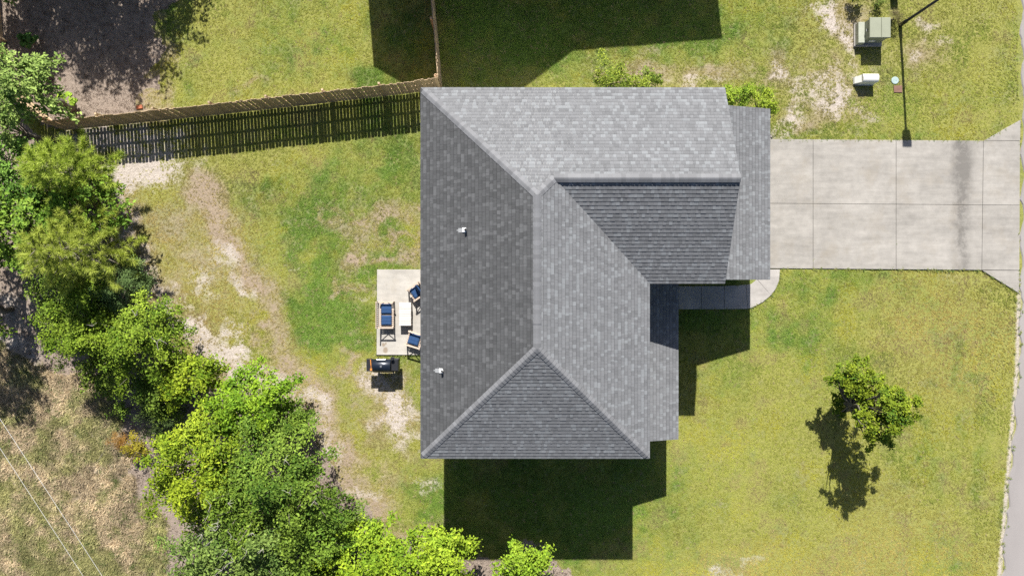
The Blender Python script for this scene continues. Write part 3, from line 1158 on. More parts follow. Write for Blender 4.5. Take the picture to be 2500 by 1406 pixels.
# ------------------------------------------------------------------ neighbour's house (north, only its shadow reaches the picture)
def neighbour():
    u = Vector((1, 0.084, 0)).normalized()
    e = 5.5
    sh = Vector((SUN_SHIFT, -1, 0)) * e
    sw = P(912, 163) - sh
    se = P(1763, 95) - sh
    rz = math.atan2(se.y - sw.y, se.x - sw.x)
    L = (se - sw).length
    t = thing('neighbour_house', "neighbour's gabled house north of the fence, casting the broad shadow on the lawn", 'house', (sw.x, sw.y, 0), rz)
    gw = 8.9
    p = 0.645
    b = MB()
    b.box(0.3, L - 0.3, 0.35, 10.0, -0.1, e - 0.05)
    zt = e + p * gw / 2
    b.add([(0.3, 0.35, e - 0.05), (gw - 0.3, 0.35, e - 0.05), (gw / 2, 0.35, zt - 0.2), (0.3, 0.5, e - 0.05), (gw - 0.3, 0.5, e - 0.05), (gw / 2, 0.5, zt - 0.2)],
          [(0, 1, 2), (5, 4, 3), (1, 4, 5, 2), (2, 5, 3, 0)])
    b.build('wall', M_SIDING, t)
    r = MB()

    def slab3(pts):
        pts = [Vector(q) for q in pts]
        lo = [q - Vector((0, 0, 0.15)) for q in pts]
        n = len(pts)
        r.add(pts + lo, [tuple(range(n)), tuple(range(2 * n - 1, n - 1, -1))] + [(i, i + n, (i + 1) % n + n, (i + 1) % n) for i in range(n)])
    slab3([(0, 0, e), (gw / 2, 0, zt), (gw / 2, 10.4, zt), (0, 10.4, e)])
    slab3([(gw / 2, 0.001, zt), (gw, 0.001, e), (gw, 10.4, e), (gw / 2, 10.4, zt)])
    zh = e + 0.5 * 5.2
    slab3([(gw * 0.6, 0, e + 0.003), (L, 0, e + 0.003), (L, 5.2, zh), (gw * 0.6, 5.2, zh)])
    slab3([(gw * 0.6, 5.203, zh), (L, 5.203, zh), (L, 10.4, e + 0.003), (gw * 0.6, 10.4, e + 0.003)])
    r.build('roof', M_NROOF, t)
    for (x0, z0) in ((1.5, 0.9), (6, 0.9), (11, 0.9), (1.5, 3.6), (6, 3.6), (11, 3.6)):
        g = MB()
        g.box(x0, x0 + 1.0, 0.33, 0.346, z0, z0 + 1.4)
        wd = g.build('window', M_GLASS, t)
        f = MB()
        f.box(x0 - 0.08, x0 + 1.08, 0.3, 0.345, z0 + 1.4, z0 + 1.48)
        f.box(x0 - 0.08, x0 + 1.08, 0.3, 0.345, z0 - 0.08, z0)
        f.build('frame', M_TRIM, wd)


neighbour()


# ------------------------------------------------------------------ wooden fence
def fence():
    f = thing('wooden_fence', 'brown wooden privacy fence running from the trees to the rear house corner and turning north', 'fence', P(1078, 215))
    o0 = Vector(f.location)
    hgt = 1.74
    meshes = []
    for k in range(6):
        rr = random.Random(50 + k)
        w = 0.13 + rr.uniform(-0.002, 0.003)
        hh = hgt + rr.uniform(-0.02, 0.03)
        c = 0.03
        prof = [(-w / 2, 0.01), (w / 2, 0.01), (w / 2, hh - c), (w / 2 - c, hh), (-w / 2 + c, hh), (-w / 2, hh - c)]
        m = MB()
        t = 0.021
        bw = rr.uniform(-0.012, 0.012)
        vs = [(x, -t / 2 + (bw if z > 1 else 0), z) for x, z in prof] + [(x, t / 2 + (bw if z > 1 else 0), z) for x, z in prof]
        fs = [tuple(range(6)), tuple(range(11, 5, -1))] + [(i, i + 6, (i + 1) % 6 + 6, (i + 1) % 6) for i in range(6)]
        m.add(vs, fs)
        meshes.append(m.mesh('picket', M_WOODFENCE))
    runs = [([(1078, 215), (1000, 227), (800, 250), (600, 272), (430, 290), (300, 303), (163, 317)], 1), ([(1078, 215), (1069, 100), (1059, 0), (1052, -120)], -1), ([(158, 315), (95, 265), (40, 205), (10, 100), (-10, -80)], 1)]
    for pts, side in runs:
        pw = [P(a, b) for a, b in pts]
        seg = [(a, b, (b - a).length) for a, b in zip(pw[:-1], pw[1:])]
        tot = sum(s[2] for s in seg)

        def at(d):
            for a, b, l in seg:
                if d <= l:
                    return a + (b - a) * (d / l), (b - a).normalized()
                d -= l
            return b.copy(), (b - a).normalized()
        s = 0.08
        while s < tot:
            p, dr = at(s)
            nrm = Vector((-dr.y, dr.x, 0)) * side        # towards the side the pickets are nailed on
            pk = link('picket', R.choice(meshes), f, p - o0 + nrm * 0.02 + Vector((0, 0, R.uniform(-0.02, 0.01))), (R.uniform(-0.012, 0.012), R.uniform(-0.008, 0.008), math.atan2(dr.y, dr.x) + R.uniform(-0.03, 0.03)))
            s += 0.1495 + R.choice((0, 0, 0, 0.004, -0.006, -0.008))
        for zr in (0.28, 0.87, 1.46):
            m = MB()
            for i in range(len(pw) - 1):
                a, b = pw[i] - o0, pw[i + 1] - o0
                dr = (b - a).normalized()
                nrm = Vector((-dr.y, dr.x, 0)) * side
                m.bar(a - nrm * 0.012 + Vector((0, 0, zr)), b - nrm * 0.012 + Vector((0, 0, zr)), 0.04, 0.088)
            m.build('rail', M_WOODFENCE, f)
        s = 0.1
        while s < tot:
            p, dr = at(s)
            nrm = Vector((-dr.y, dr.x, 0)) * side
            m = MB()
            m.bevbox(-0.045, 0.045, -0.045, 0.045, -0.1, 1.72, 0.008)
            o = m.build('post', M_WOODCAP if s < 0.2 or side < 0 else M_WOODFENCE, f)
            o.location = p - o0 - nrm * 0.08
            o.rotation_euler = (0, 0, math.atan2(dr.y, dr.x))
            s += 2.4


fence()

# ------------------------------------------------------------------ plants


def leaf_mesh(name, centers, normals, tang, size, cols, mat, aspect=0.5, fold=0.25):
    n = len(centers)
    nrm = normals / np.linalg.norm(normals, axis=1, keepdims=True)
    t = tang - (tang * nrm).sum(1, keepdims=True) * nrm
    t /= np.linalg.norm(t, axis=1, keepdims=True) + 1e-9
    s = np.cross(nrm, t)
    L = size[:, None]
    W = L * aspect
    v0 = centers - t * L * 0.5
    v1 = centers + s * W * 0.5 + nrm * W * fold
    v2 = centers + t * L * 0.5 - nrm * L * 0.12
    v3 = centers - s * W * 0.5 + nrm * W * fold
    V = np.stack([v0, v1, v2, v3], 1).reshape(-1, 3)
    b = np.arange(n) * 4
    F = np.concatenate([np.stack([b, b + 1, b + 2], 1), np.stack([b, b + 2, b + 3], 1)], 0)
    C = np.concatenate([cols, cols * 0.94], 0)
    return np_mesh(name, V, F, C, mat)


def limb_pts(a, b, rr, sag=0.15, n=4):
    a, b = Vector(a), Vector(b)
    out = []
    L = (b - a).length
    for i in range(n + 1):
        t = i / n
        p = a.lerp(b, t)
        if 0 < i < n:
            p += Vector((rr.uniform(-1, 1), rr.uniform(-1, 1), rr.uniform(-0.3, 0.6))) * L * 0.06
        out.append(p)
    return out


def broadleaf(name, label, px, py, rpx, h, c1, c2, leaf=0.11, lai=3.2, seed=1, cat='tree', group=None, low=0.25, nb=None, base=None, lobes=None, wild=0.35, aspect=0.55, parts=('trunk', 'crown'), up=1.0, spray=1.0, dead=0):
    rng = np.random.default_rng(seed)
    rr = random.Random(seed)
    Rz = h * (1 - low) / 2
    zc = h - Rz
    c = P(px, py, zc + Rz * 0.35)
    Rr = rpx / S * (1 - (zc + Rz * 0.3) / H)
    bx, by = (c.x, c.y) if base is None else (P(*base).x, P(*base).y)
    t = thing(name, label, cat, (bx, by, 0), 0, group)
    off = np.array([c.x - bx, c.y - by, 0.0])
    if lobes is None:
        lobes = [(0, 0, zc, Rr, Rz)]
    else:
        lobes = [(P(a, b, z0).x - c.x, P(a, b, z0).y - c.y, z0, r_ / S * (1 - z0 / H), rz_) for a, b, z0, r_, rz_ in lobes]
    allp, alln, allt, alls, allc = [], [], [], [], []
    trunk = MB()
    th = max(0.3, zc * 0.75) if h > 1.5 else 0.15
    tr = 0.035 + 0.017 * h
    cw = np.array([off[0], off[1], 0])
    top = Vector((off[0] * 0.75, off[1] * 0.75, th))
    trunk.tube(limb_pts((0, 0, -0.15), top, rr, n=5), [tr * (1.25 - 0.5 * i / 5) for i in range(6)], 8)
    for li, (lx, ly, lz, lr, lrz) in enumerate(lobes):
        cen = np.array([lx, ly, lz]) + cw
        n_b = nb or int(15 + 10 * lr * lr)
        az0 = rng.uniform(0, 6.28, 6)
        am = rng.uniform(0.3, 1, 6)
        area = math.pi * lr * lr
        nl = int(lai * area / (0.5 * leaf * leaf * aspect) / n_b)
        nl = max(nl, 12)
        for b in range(n_b):
            az = rng.uniform(0, 2 * math.pi)
            sz = rng.uniform(-0.35, 1.0)
            rad = math.sqrt(max(0, 1 - sz * sz)) if sz > 0 else math.sqrt(1 - 0.3 * sz * sz)
            lob = 1 + wild * 0.5 * (am[0] * math.sin(2 * az + az0[0]) + am[1] * math.sin(3 * az + az0[1]) + am[2] * math.sin(5 * az + az0[2])) / 1.6 + rng.uniform(-wild, wild * 0.6)
            d = np.array([math.cos(az) * rad * lr, math.sin(az) * rad * lr, sz * lrz])
            p0 = cen + d * 0.35
            p1 = cen + d * lob
            if sz < 0.2:
                p1[2] -= 0.1 * lr
            s = np.sqrt(rng.uniform(0.06, 1.0, nl))
            wid = spray * (0.2 + 0.05 * lr) * min(1.0, 0.45 + lr * 0.4) * (1.1 - 0.7 * s)
            g = rng.normal(0, 1, (nl, 3)) * wid[:, None] * np.array([1, 1, 0.55])
            bend = np.array([0, 0, -0.18 * lr]) * (s[:, None] ** 2)
            pp = p0 + (p1 - p0) * s[:, None] + g + bend
            ok = pp[:, 2] > 0.06
            pp = pp[ok]
            s = s[ok]
            m = len(pp)
            dn = d / (np.linalg.norm(d) + 1e-6)
            nn = np.array([0, 0, up]) + dn * 0.45 + rng.normal(0, 0.42, (m, 3))
            tt = dn + rng.normal(0, 0.8, (m, 3))
            br = rng.uniform(0, 1)
            mix = np.clip(br * 0.6 + rng.uniform(0, 1, m) * 0.55 - 0.08, 0, 1)[:, None]
            cc = np.array(c1) * (1 - mix) + np.array(c2) * mix
            cc = 1.3 * cc * rng.uniform(0.66, 1.34, (m, 1))
            allp.append(pp)
            alln.append(nn)
            allt.append(tt)
            alls.append(leaf * (0.55 + 1.0 * rng.random(m) ** 1.4))
            allc.append(cc)
            if b % 2 == 0 and (h > 1.2):
                q1 = Vector(p0 + (p1 - p0) * 0.75)
                q0 = top if b % 4 else top.lerp(Vector((0, 0, 0)), 0.25)
                trunk.tube(limb_pts(q0, q1, rr, n=3), [tr * 0.5, tr * 0.33, tr * 0.2, 0.006], 5, caps=False)
    if dead:
        tw = MB()
        for _ in range(dead):
            az, rd = rr.uniform(0, 6.283), Rr * math.sqrt(rr.random()) * 0.8
            z0 = zc + Rz * math.sqrt(max(0, 1 - (rd / Rr) ** 2)) * 0.95
            q = Vector((off[0] + rd * math.cos(az), off[1] + rd * math.sin(az), z0))
            for k in range(3):
                e_ = q + Vector((rr.uniform(-.3, .3), rr.uniform(-.3, .3), rr.uniform(-.05, .12)))
                tw.tube(limb_pts(q, e_, rr, n=3), [0.011, 0.009, 0.007, 0.004], 5, caps=False)
        tw.build('dead_branch', M_DEAD, t)
    trunk.build(parts[0], M_BARK, t, smooth=True)
    me = leaf_mesh(parts[1], np.concatenate(allp), np.concatenate(alln), np.concatenate(allt), np.concatenate(alls), np.concatenate(allc), M_LEAF, aspect)
    link(parts[1], me, t)
    return t


def pine(name, label, px, py, rpx, h, seed, group=None, c1=(0.2, 0.29, 0.03), c2=(0.52, 0.62, 0.1), needle=0.28, off_base=None):
    rng = np.random.default_rng(seed)
    rr = random.Random(seed)
    c = P(px, py, h * 0.7)
    Rr = rpx / S * (1 - h * 0.55 / H)
    t = thing(name, label, 'tree', (c.x, c.y, 0), 0, group)
    trunk = MB()
    tp = [(rr.uniform(-.05, .05) * i, rr.uniform(-.05, .05) * i, -0.15 + (h * 0.96 + 0.15) * i / 6) for i in range(7)]
    tp[0] = (0, 0, -0.15)
    trunk.tube(tp, [0.11 - 0.015 * i for i in range(7)], 8)
    V, F, C = [], [], []
    base = 0
    zz = h * 0.3
    tufts = []
    while zz < h * 0.98:
        f = (zz / h - 0.3) / 0.7
        nbr = rr.randint(5, 7) if f < 0.8 else 4
        a0 = rr.uniform(0, 6.28)
        Lb = Rr * (1.08 - 0.92 * f ** 1.25)
        for k in range(nbr):
            a = a0 + 6.283 * k / nbr + rr.uniform(-.3, .3)
            L = Lb * rr.uniform(0.65, 1.12)
            rise = L * (0.15 + 0.55 * f) + rr.uniform(-.1, .15)
            p0 = np.array([0, 0, zz])
            p1 = np.array([math.cos(a) * L, math.sin(a) * L, zz + rise])
            mid = (p0 + p1) / 2 + np.array([0, 0, -0.08 * L])
            trunk.tube([p0, mid, p1], [0.03, 0.02, 0.008], 5, caps=False)
            nt_ = max(4, int(L / 0.14))
            for j in range(nt_):
                s = 0.28 + 0.72 * (j + 1) / nt_
                q = (1 - s) ** 2 * p0 + 2 * s * (1 - s) * mid + s * s * p1
                dr = p1 - mid
                if j < nt_ - 1:
                    sd = np.array([-math.sin(a), math.cos(a), 0.25]) * rr.choice((-1, 1))
                    off = sd * rr.uniform(0.08, 0.36) * (1.15 - s) * min(L, 1.3)
                    dr = dr / np.linalg.norm(dr) + sd * 0.9
                    trunk.tube([q, q + off], [0.008, 0.004], 4, caps=False)
                    q = q + off
                tufts.append((q, dr / np.linalg.norm(dr), rr.uniform(0, 1)))
        zz += rr.uniform(0.3, 0.42)
    tufts.append((np.array([tp[-1][0], tp[-1][1], h * 0.96]), np.array([0, 0, 1.0]), 0.8))
    nn = 60
    for q, dr, br in tufts:
        d = dr * rng.uniform(0.35, 1.0, (nn, 1)) + rng.normal(0, 0.5, (nn, 3)) + np.array([0, 0, 0.18])
        d /= np.linalg.norm(d, axis=1, keepdims=True)
        L = needle * rng.uniform(0.7, 1.15, (nn, 1))
        b0 = q - dr * rng.uniform(0, 0.14, (nn, 1))
        sd = np.cross(d, rng.normal(0, 1, (nn, 3)))
        sd /= np.linalg.norm(sd, axis=1, keepdims=True)
        tip = b0 + d * L
        tip[:, 2] -= 0.02
        v = np.stack([b0 - sd * 0.009, b0 + sd * 0.009, tip + sd * 0.004], 1)
        V.append(v.reshape(-1, 3))
        F.append(np.arange(nn * 3).reshape(-1, 3) + base)
        base += nn * 3
        mix = np.clip(br * 0.6 + rng.uniform(0, 0.6, (nn, 1)), 0, 1)
        C.append(np.array(c1) * (1 - mix) + np.array(c2) * mix)
    trunk.build('trunk', M_BARK, t, smooth=True)
    link('crown', np_mesh('crown', np.concatenate(V), np.concatenate(F), np.concatenate(C), M_NEEDLE), t)
    return t


G_D = ((0.04, 0.09, 0.01), (0.165, 0.235, 0.03))      # mid green broadleaf
G_B = ((0.065, 0.125, 0.008), (0.25, 0.305, 0.02))      # bright yellow-green
G_P = ((0.07, 0.13, 0.022), (0.25, 0.33, 0.085))         # pale glossy green
G_O = ((0.055, 0.11, 0.008), (0.225, 0.3, 0.03))     # olive oak
GRP = 'trees along the back of the yard'
broadleaf('broadleaf_tree', 'pale glossy green tree in the upper corner beyond the end of the fence', 0, 190, 100, 6.2, *G_P, leaf=0.15, seed=101, group=GRP, wild=0.55)
broadleaf('broadleaf_tree', 'small pale leafy tree covering the far end of the fence', 14, 315, 52, 4.4, *G_P, leaf=0.13, seed=102, group=GRP, wild=0.45)
broadleaf('broadleaf_tree', 'bright green leafy tree between the two pines', 180, 500, 92, 4.4, (0.06, 0.13, 0.015), (0.2, 0.3, 0.035), leaf=0.16, seed=103, group=GRP)
broadleaf('broadleaf_tree', 'bright green leafy tree at the picture edge beside the larger pine', 15, 560, 105, 5.0, (0.06, 0.13, 0.015), (0.22, 0.31, 0.04), leaf=0.15, seed=104, group=GRP)
broadleaf('broadleaf_tree', 'dark green leafy tree at the picture edge below the fence end', 30, 420, 90, 4.4, (0.045, 0.11, 0.015), (0.16, 0.27, 0.045), leaf=0.14, seed=105, group=GRP)
pine('pine_tree', 'young pine with yellow green needles just below the fence end', 138, 412, 100, 5.6, 201, group=GRP)
pine('pine_tree', 'largest young pine with long soft needles and bare twigs showing at its centre', 155, 615, 128, 6.4, 202, group=GRP, c1=(0.2, 0.27, 0.03), c2=(0.5, 0.56, 0.1))
broadleaf('cedar_tree', 'dark bluish green feathery cedar between the larger pine and the oak thicket', 275, 700, 78, 3.4, (0.045, 0.085, 0.025), (0.13, 0.19, 0.06), leaf=0.085, lai=2.6, seed=107, group=GRP, aspect=0.3, wild=0.4)
broadleaf('oak_tree', 'olive green oak with reaching twigs over the bare sand at the picture edge', 165, 800, 105, 4.2, *G_O, leaf=0.1, seed=108, group=GRP, wild=0.6, lai=2.8)
broadleaf('oak_tree', 'dense olive green oak beside the worn lawn edge', 315, 835, 110, 4.4, *G_O, leaf=0.1, seed=109, dead=4, group=GRP, wild=0.4)
broadleaf('oak_tree', 'low olive oak below the dense one, leaning over the dry field', 240, 905, 70, 2.6, (0.05, 0.09, 0.01), (0.17, 0.23, 0.03), leaf=0.105, seed=110, group=GRP, wild=0.5, lai=2.4)
broadleaf('broadleaf_tree', 'small bright tree bridging the oaks and the yellow green tree', 445, 930, 78, 3.2, *G_B, leaf=0.12, seed=111, group=GRP)
broadleaf('broadleaf_tree', 'vivid yellow green tree on the lawn edge above the big thicket', 590, 998, 104, 4.0, (0.07, 0.15, 0.01), (0.2, 0.3, 0.02), leaf=0.12, seed=112, group=GRP)
broadleaf('broadleaf_tree', 'darker green tree wedged beside the vivid yellow green one', 690, 1040, 58, 3.0, *G_D, leaf=0.09, seed=113, group=GRP)
broadleaf('broadleaf_tree', 'tall yellow green tree at the field edge, left side of the big thicket', 470, 1160, 150, 6.0, *G_B, leaf=0.12, seed=114, group=GRP, wild=0.4)
broadleaf('broadleaf_tree', 'big mid green tree in the middle of the thicket below the house corner', 645, 1212, 172, 6.4, *G_D, leaf=0.115, seed=115, dead=7, group=GRP, wild=0.35)
broadleaf('broadleaf_tree', 'greyish green tree with dead pale twigs at the bottom of the thicket', 560, 1370, 165, 6.0, (0.05, 0.095, 0.018), (0.18, 0.245, 0.055), leaf=0.12, seed=116, dead=22, group=GRP, wild=0.35)
broadleaf('broadleaf_tree', 'green tree at the house side of the thicket bottom', 730, 1340, 120, 5.2, (0.045, 0.095, 0.01), (0.16, 0.24, 0.03), leaf=0.125, seed=117, group=GRP)
broadleaf('broadleaf_tree', 'low dark green bushy tree beside the worn grass below the house', 865, 1308, 66, 2.2, (0.04, 0.08, 0.014), (0.13, 0.19, 0.035), leaf=0.1, seed=118, group=GRP)
broadleaf('broadleaf_tree', 'lime green tree at the bottom edge left of the house shadow', 860, 1395, 112, 4.6, (0.09, 0.17, 0.012), (0.26, 0.34, 0.022), leaf=0.125, seed=119, group=GRP)
broadleaf('broadleaf_tree', 'lime green tree at the bottom edge overlapping the house shadow corner', 1085, 1392, 88, 4.2, (0.1, 0.18, 0.012), (0.26, 0.34, 0.025), leaf=0.125, seed=120, group=GRP)
broadleaf('broadleaf_tree', 'lime green tree in the middle of the bottom edge row, between its two lime neighbours', 980, 1392, 92, 4.3, (0.09, 0.17, 0.012), (0.25, 0.33, 0.022), leaf=0.125, seed=122, group=GRP)
broadleaf('broadleaf_tree', 'low shaded green tree filling the gap between the oaks and the vivid tree', 385, 960, 72, 2.6, (0.04, 0.085, 0.01), (0.16, 0.22, 0.03), leaf=0.1, seed=123, group=GRP)
broadleaf('broadleaf_tree', 'mid green tree filling the gap between the larger pine and the reaching oak', 150, 715, 80, 3.6, (0.045, 0.095, 0.012), (0.18, 0.25, 0.035), leaf=0.1, seed=124, group=GRP)
broadleaf('broadleaf_tree', 'lime green tree standing alone inside the house shadow at the bottom edge', 1292, 1425, 90, 4.0, (0.09, 0.17, 0.012), (0.24, 0.33, 0.025), leaf=0.12, seed=121, group=GRP)
# outside the picture: woods going on behind and the trees that shade the mulch
OFF = 'woods outside the picture'
for i, (a, b, r_, hh) in enumerate(((100, -260, 125, 6.0), (262, -290, 105, 5.8), (-48, -310, 120, 6.4), (-3, -330, 100, 7.0), (150, -300, 105, 7.0), (-90, -170, 100, 5.5))):
    broadleaf('shade_tree', 'tall leafy tree beyond the top edge whose shade darkens the mulch', a, b, r_, hh, *G_D, leaf=0.16, lai=2.7, seed=300 + i, cat='tree', group=OFF, wild=0.55, low=0.1)
for i, (a, b, r_, hh) in enumerate(((-140, 520, 110, 6.0), (-130, 760, 100, 5.0), (700, 1560, 170, 6.5), (1120, 1540, 120, 5.0))):
    broadleaf('edge_tree', 'green tree of the woods just outside the picture', a, b, r_, hh, *G_D, leaf=0.14, lai=2.4, seed=320 + i, group=OFF)

# front-lawn tree
broadleaf('lawn_tree', 'young round leaved tree on the front lawn casting a long shadow', 2110, 985, 60, 4.4, (0.033, 0.082, 0.008), (0.205, 0.25, 0.018), leaf=0.09, lai=3.2, seed=140, base=(2047, 1008), wild=0.35,
          lobes=[(2088, 918, 2.6, 54, 0.6), (2044, 922, 2.2, 30, 0.4), (2128, 940, 3.0, 44, 0.5), (2075, 968, 1.6, 32, 0.4), (2118, 1000, 2.8, 44, 0.6), (2165, 1022, 4.2, 54, 0.7), (2150, 1050, 3.2, 48, 0.7), (2212, 990, 3.7, 40, 0.5), (2180, 985, 4.0, 36, 0.5), (2060, 990, 1.3, 24, 0.3)], aspect=0.75, nb=14, spray=0.75)

SH = 'foundation shrubs along the north wall'
shp = ('stem', 'foliage')
broadleaf('leafy_shrub', 'tall loose shrub poking past the roof edge with one high sprig', 1492, 190, 50, 2.2, (0.06, 0.11, 0.012), (0.24, 0.28, 0.035), leaf=0.085, lai=2.6, seed=401, cat='shrub', group=SH, parts=shp, wild=0.6)
broadleaf('leafy_shrub', 'lower loose shrub at the roof edge beside the tall one', 1568, 200, 42, 1.8, (0.06, 0.11, 0.012), (0.23, 0.28, 0.035), leaf=0.085, lai=2.6, seed=402, cat='shrub', group=SH, parts=shp, wild=0.5)
broadleaf('leafy_shrub', 'full green shrub in the notch beside the gable end', 1808, 235, 40, 1.7, (0.06, 0.12, 0.01), (0.24, 0.32, 0.03), leaf=0.08, lai=3, seed=403, cat='shrub', group=SH, parts=shp)
broadleaf('leafy_shrub', 'full green shrub at the corner of the low garage roof', 1866, 250, 40, 1.5, (0.06, 0.12, 0.01), (0.25, 0.31, 0.03), leaf=0.08, lai=3, seed=404, cat='shrub', group=SH, parts=shp)
broadleaf('sapling', 'bright lime sapling on the mulch above the fence', 157, 246, 22, 1.1, (0.13, 0.22, 0.02), (0.27, 0.37, 0.04), leaf=0.16, lai=1.8, seed=410, cat='sapling', parts=shp, aspect=0.8, up=2, spray=0.6)
broadleaf('sapling', 'dark green sapling in the shade near the picture corner', 62, 95, 18, 0.9, (0.05, 0.11, 0.02), (0.1, 0.19, 0.04), leaf=0.16, lai=1.8, seed=411, cat='sapling', parts=shp, aspect=0.8, up=2, spray=0.6)
broadleaf('sapling', 'tiny sapling on the mulch between the pale tree and the lime sapling', 108, 183, 11, 0.5, (0.06, 0.12, 0.02), (0.12, 0.2, 0.04), leaf=0.12, lai=1.6, seed=412, cat='sapling', parts=shp, aspect=0.8, up=2, spray=0.6)
broadleaf('sapling', 'tiny yellow green seedling on bare sand right of the larger pine', 320, 625, 9, 0.45, (0.16, 0.23, 0.02), (0.28, 0.33, 0.03), leaf=0.09, lai=2, seed=413, cat='sapling', parts=shp, up=2, spray=0.6)
broadleaf('yellow_shrub', 'yellowing shrub at the edge of the dry field', 322, 1095, 30, 1.0, (0.16, 0.13, 0.012), (0.3, 0.26, 0.03), leaf=0.07, lai=2, seed=414, cat='shrub', parts=shp, wild=0.6)
broadleaf('rusty_shrub', 'orange brown withered shrub beside the yellowing one', 288, 1078, 24, 0.9, (0.18, 0.085, 0.015), (0.32, 0.18, 0.04), leaf=0.05, lai=1.2, seed=415, cat='shrub', parts=shp, wild=0.7, aspect=0.25)
broadleaf('narrow_shrub', 'narrow upright green shrub between the dry field and the dark gap', 287, 1005, 20, 1.4, *G_D, leaf=0.08, lai=2.2, seed=416, cat='shrub', parts=shp, wild=0.6)
broadleaf('understory_shrub', 'dull green shrub in the gap left of the vivid tree', 390, 1010, 62, 1.8, (0.03, 0.055, 0.014), (0.085, 0.115, 0.035), leaf=0.07, lai=2.0, seed=417, cat='shrub', parts=shp, wild=0.5)
broadleaf('understory_shrub', 'dull brownish green weed clump at the sandy bend beside the oaks', 335, 665, 30, 0.7, (0.06, 0.075, 0.02), (0.13, 0.14, 0.05), leaf=0.06, lai=1.4, seed=418, cat='shrub', parts=shp, wild=0.6)
broadleaf('utility_shrub', 'weedy green shrub behind the green transformer at the top edge', 2102, -22, 20, 1.0, (0.05, 0.08, 0.015), (0.13, 0.16, 0.04), leaf=0.07, lai=3.5, seed=420, cat='shrub', parts=shp)
broadleaf('utility_shrub', 'small leafy weed at the top edge between transformer and lamp post', 2148, 4, 13, 0.5, (0.06, 0.1, 0.015), (0.15, 0.19, 0.04), leaf=0.06, lai=2.2, seed=421, cat='shrub', parts=shp, wild=0.6)
broadleaf('utility_shrub', 'dry brown twiggy weed beside the lamp post base', 2192, 40, 18, 0.7, (0.07, 0.06, 0.025), (0.15, 0.13, 0.06), leaf=0.05, lai=1.3, seed=422, cat='shrub', parts=shp, wild=0.6, aspect=0.25)


# ------------------------------------------------------------------ patio furniture
def cushion(label, parent_loc, rz, sx, sy, z, tilt=0.0, off=(0, 0), group='blue patio cushions', th=0.1):
    n = 13
    vs, fs = [], []
    for k, sg in enumerate((1, -1)):
        for j in range(n):
            for i in range(n):
                u, v = i / (n - 1), j / (n - 1)
                e = min(1.0, 4.5 * min(u, 1 - u)) ** 0.5 * min(1.0, 4.5 * min(v, 1 - v)) ** 0.5
                du = abs(math.sin(math.pi * u * 3)) ** 0.7
                dv = abs(math.sin(math.pi * v * 3)) ** 0.7
                hgt = (0.012 + e * (0.5 * th - 0.012)) * (0.62 + 0.38 * du * dv)
                pin = 1 - 0.03 * math.sin(math.pi * u) if v in (0, 1) else 1
                vs.append(((u - .5) * sx, (v - .5) * sy * pin, th / 2 + sg * hgt))
        for j in range(n - 1):
            for i in range(n - 1):
                a = k * n * n + j * n + i
                q = (a, a + 1, a + n + 1, a + n)
                fs.append(q if sg > 0 else q[::-1])
    rim = [i for i in range(n)] + [j * n + n - 1 for j in range(1, n)] + [(n - 1) * n + i for i in range(n - 2, -1, -1)] + [j * n for j in range(n - 2, 0, -1)]
    m_ = len(rim)
    for i in range(m_):
        a, b = rim[i], rim[(i + 1) % m_]
        fs.append((a, a + n * n, b + n * n, b))
    o = MB().add(vs, fs).build('cushion', M_BLUE, None, smooth=True)
    c, s_ = math.cos(rz), math.sin(rz)
    o.location = (parent_loc[0] + off[0] * c - off[1] * s_, parent_loc[1] + off[0] * s_ + off[1] * c, z)
    o.rotation_euler = (0, tilt, rz)
    o.rotation_mode = 'XYZ'
    return tag(o, label, 'cushion', group)


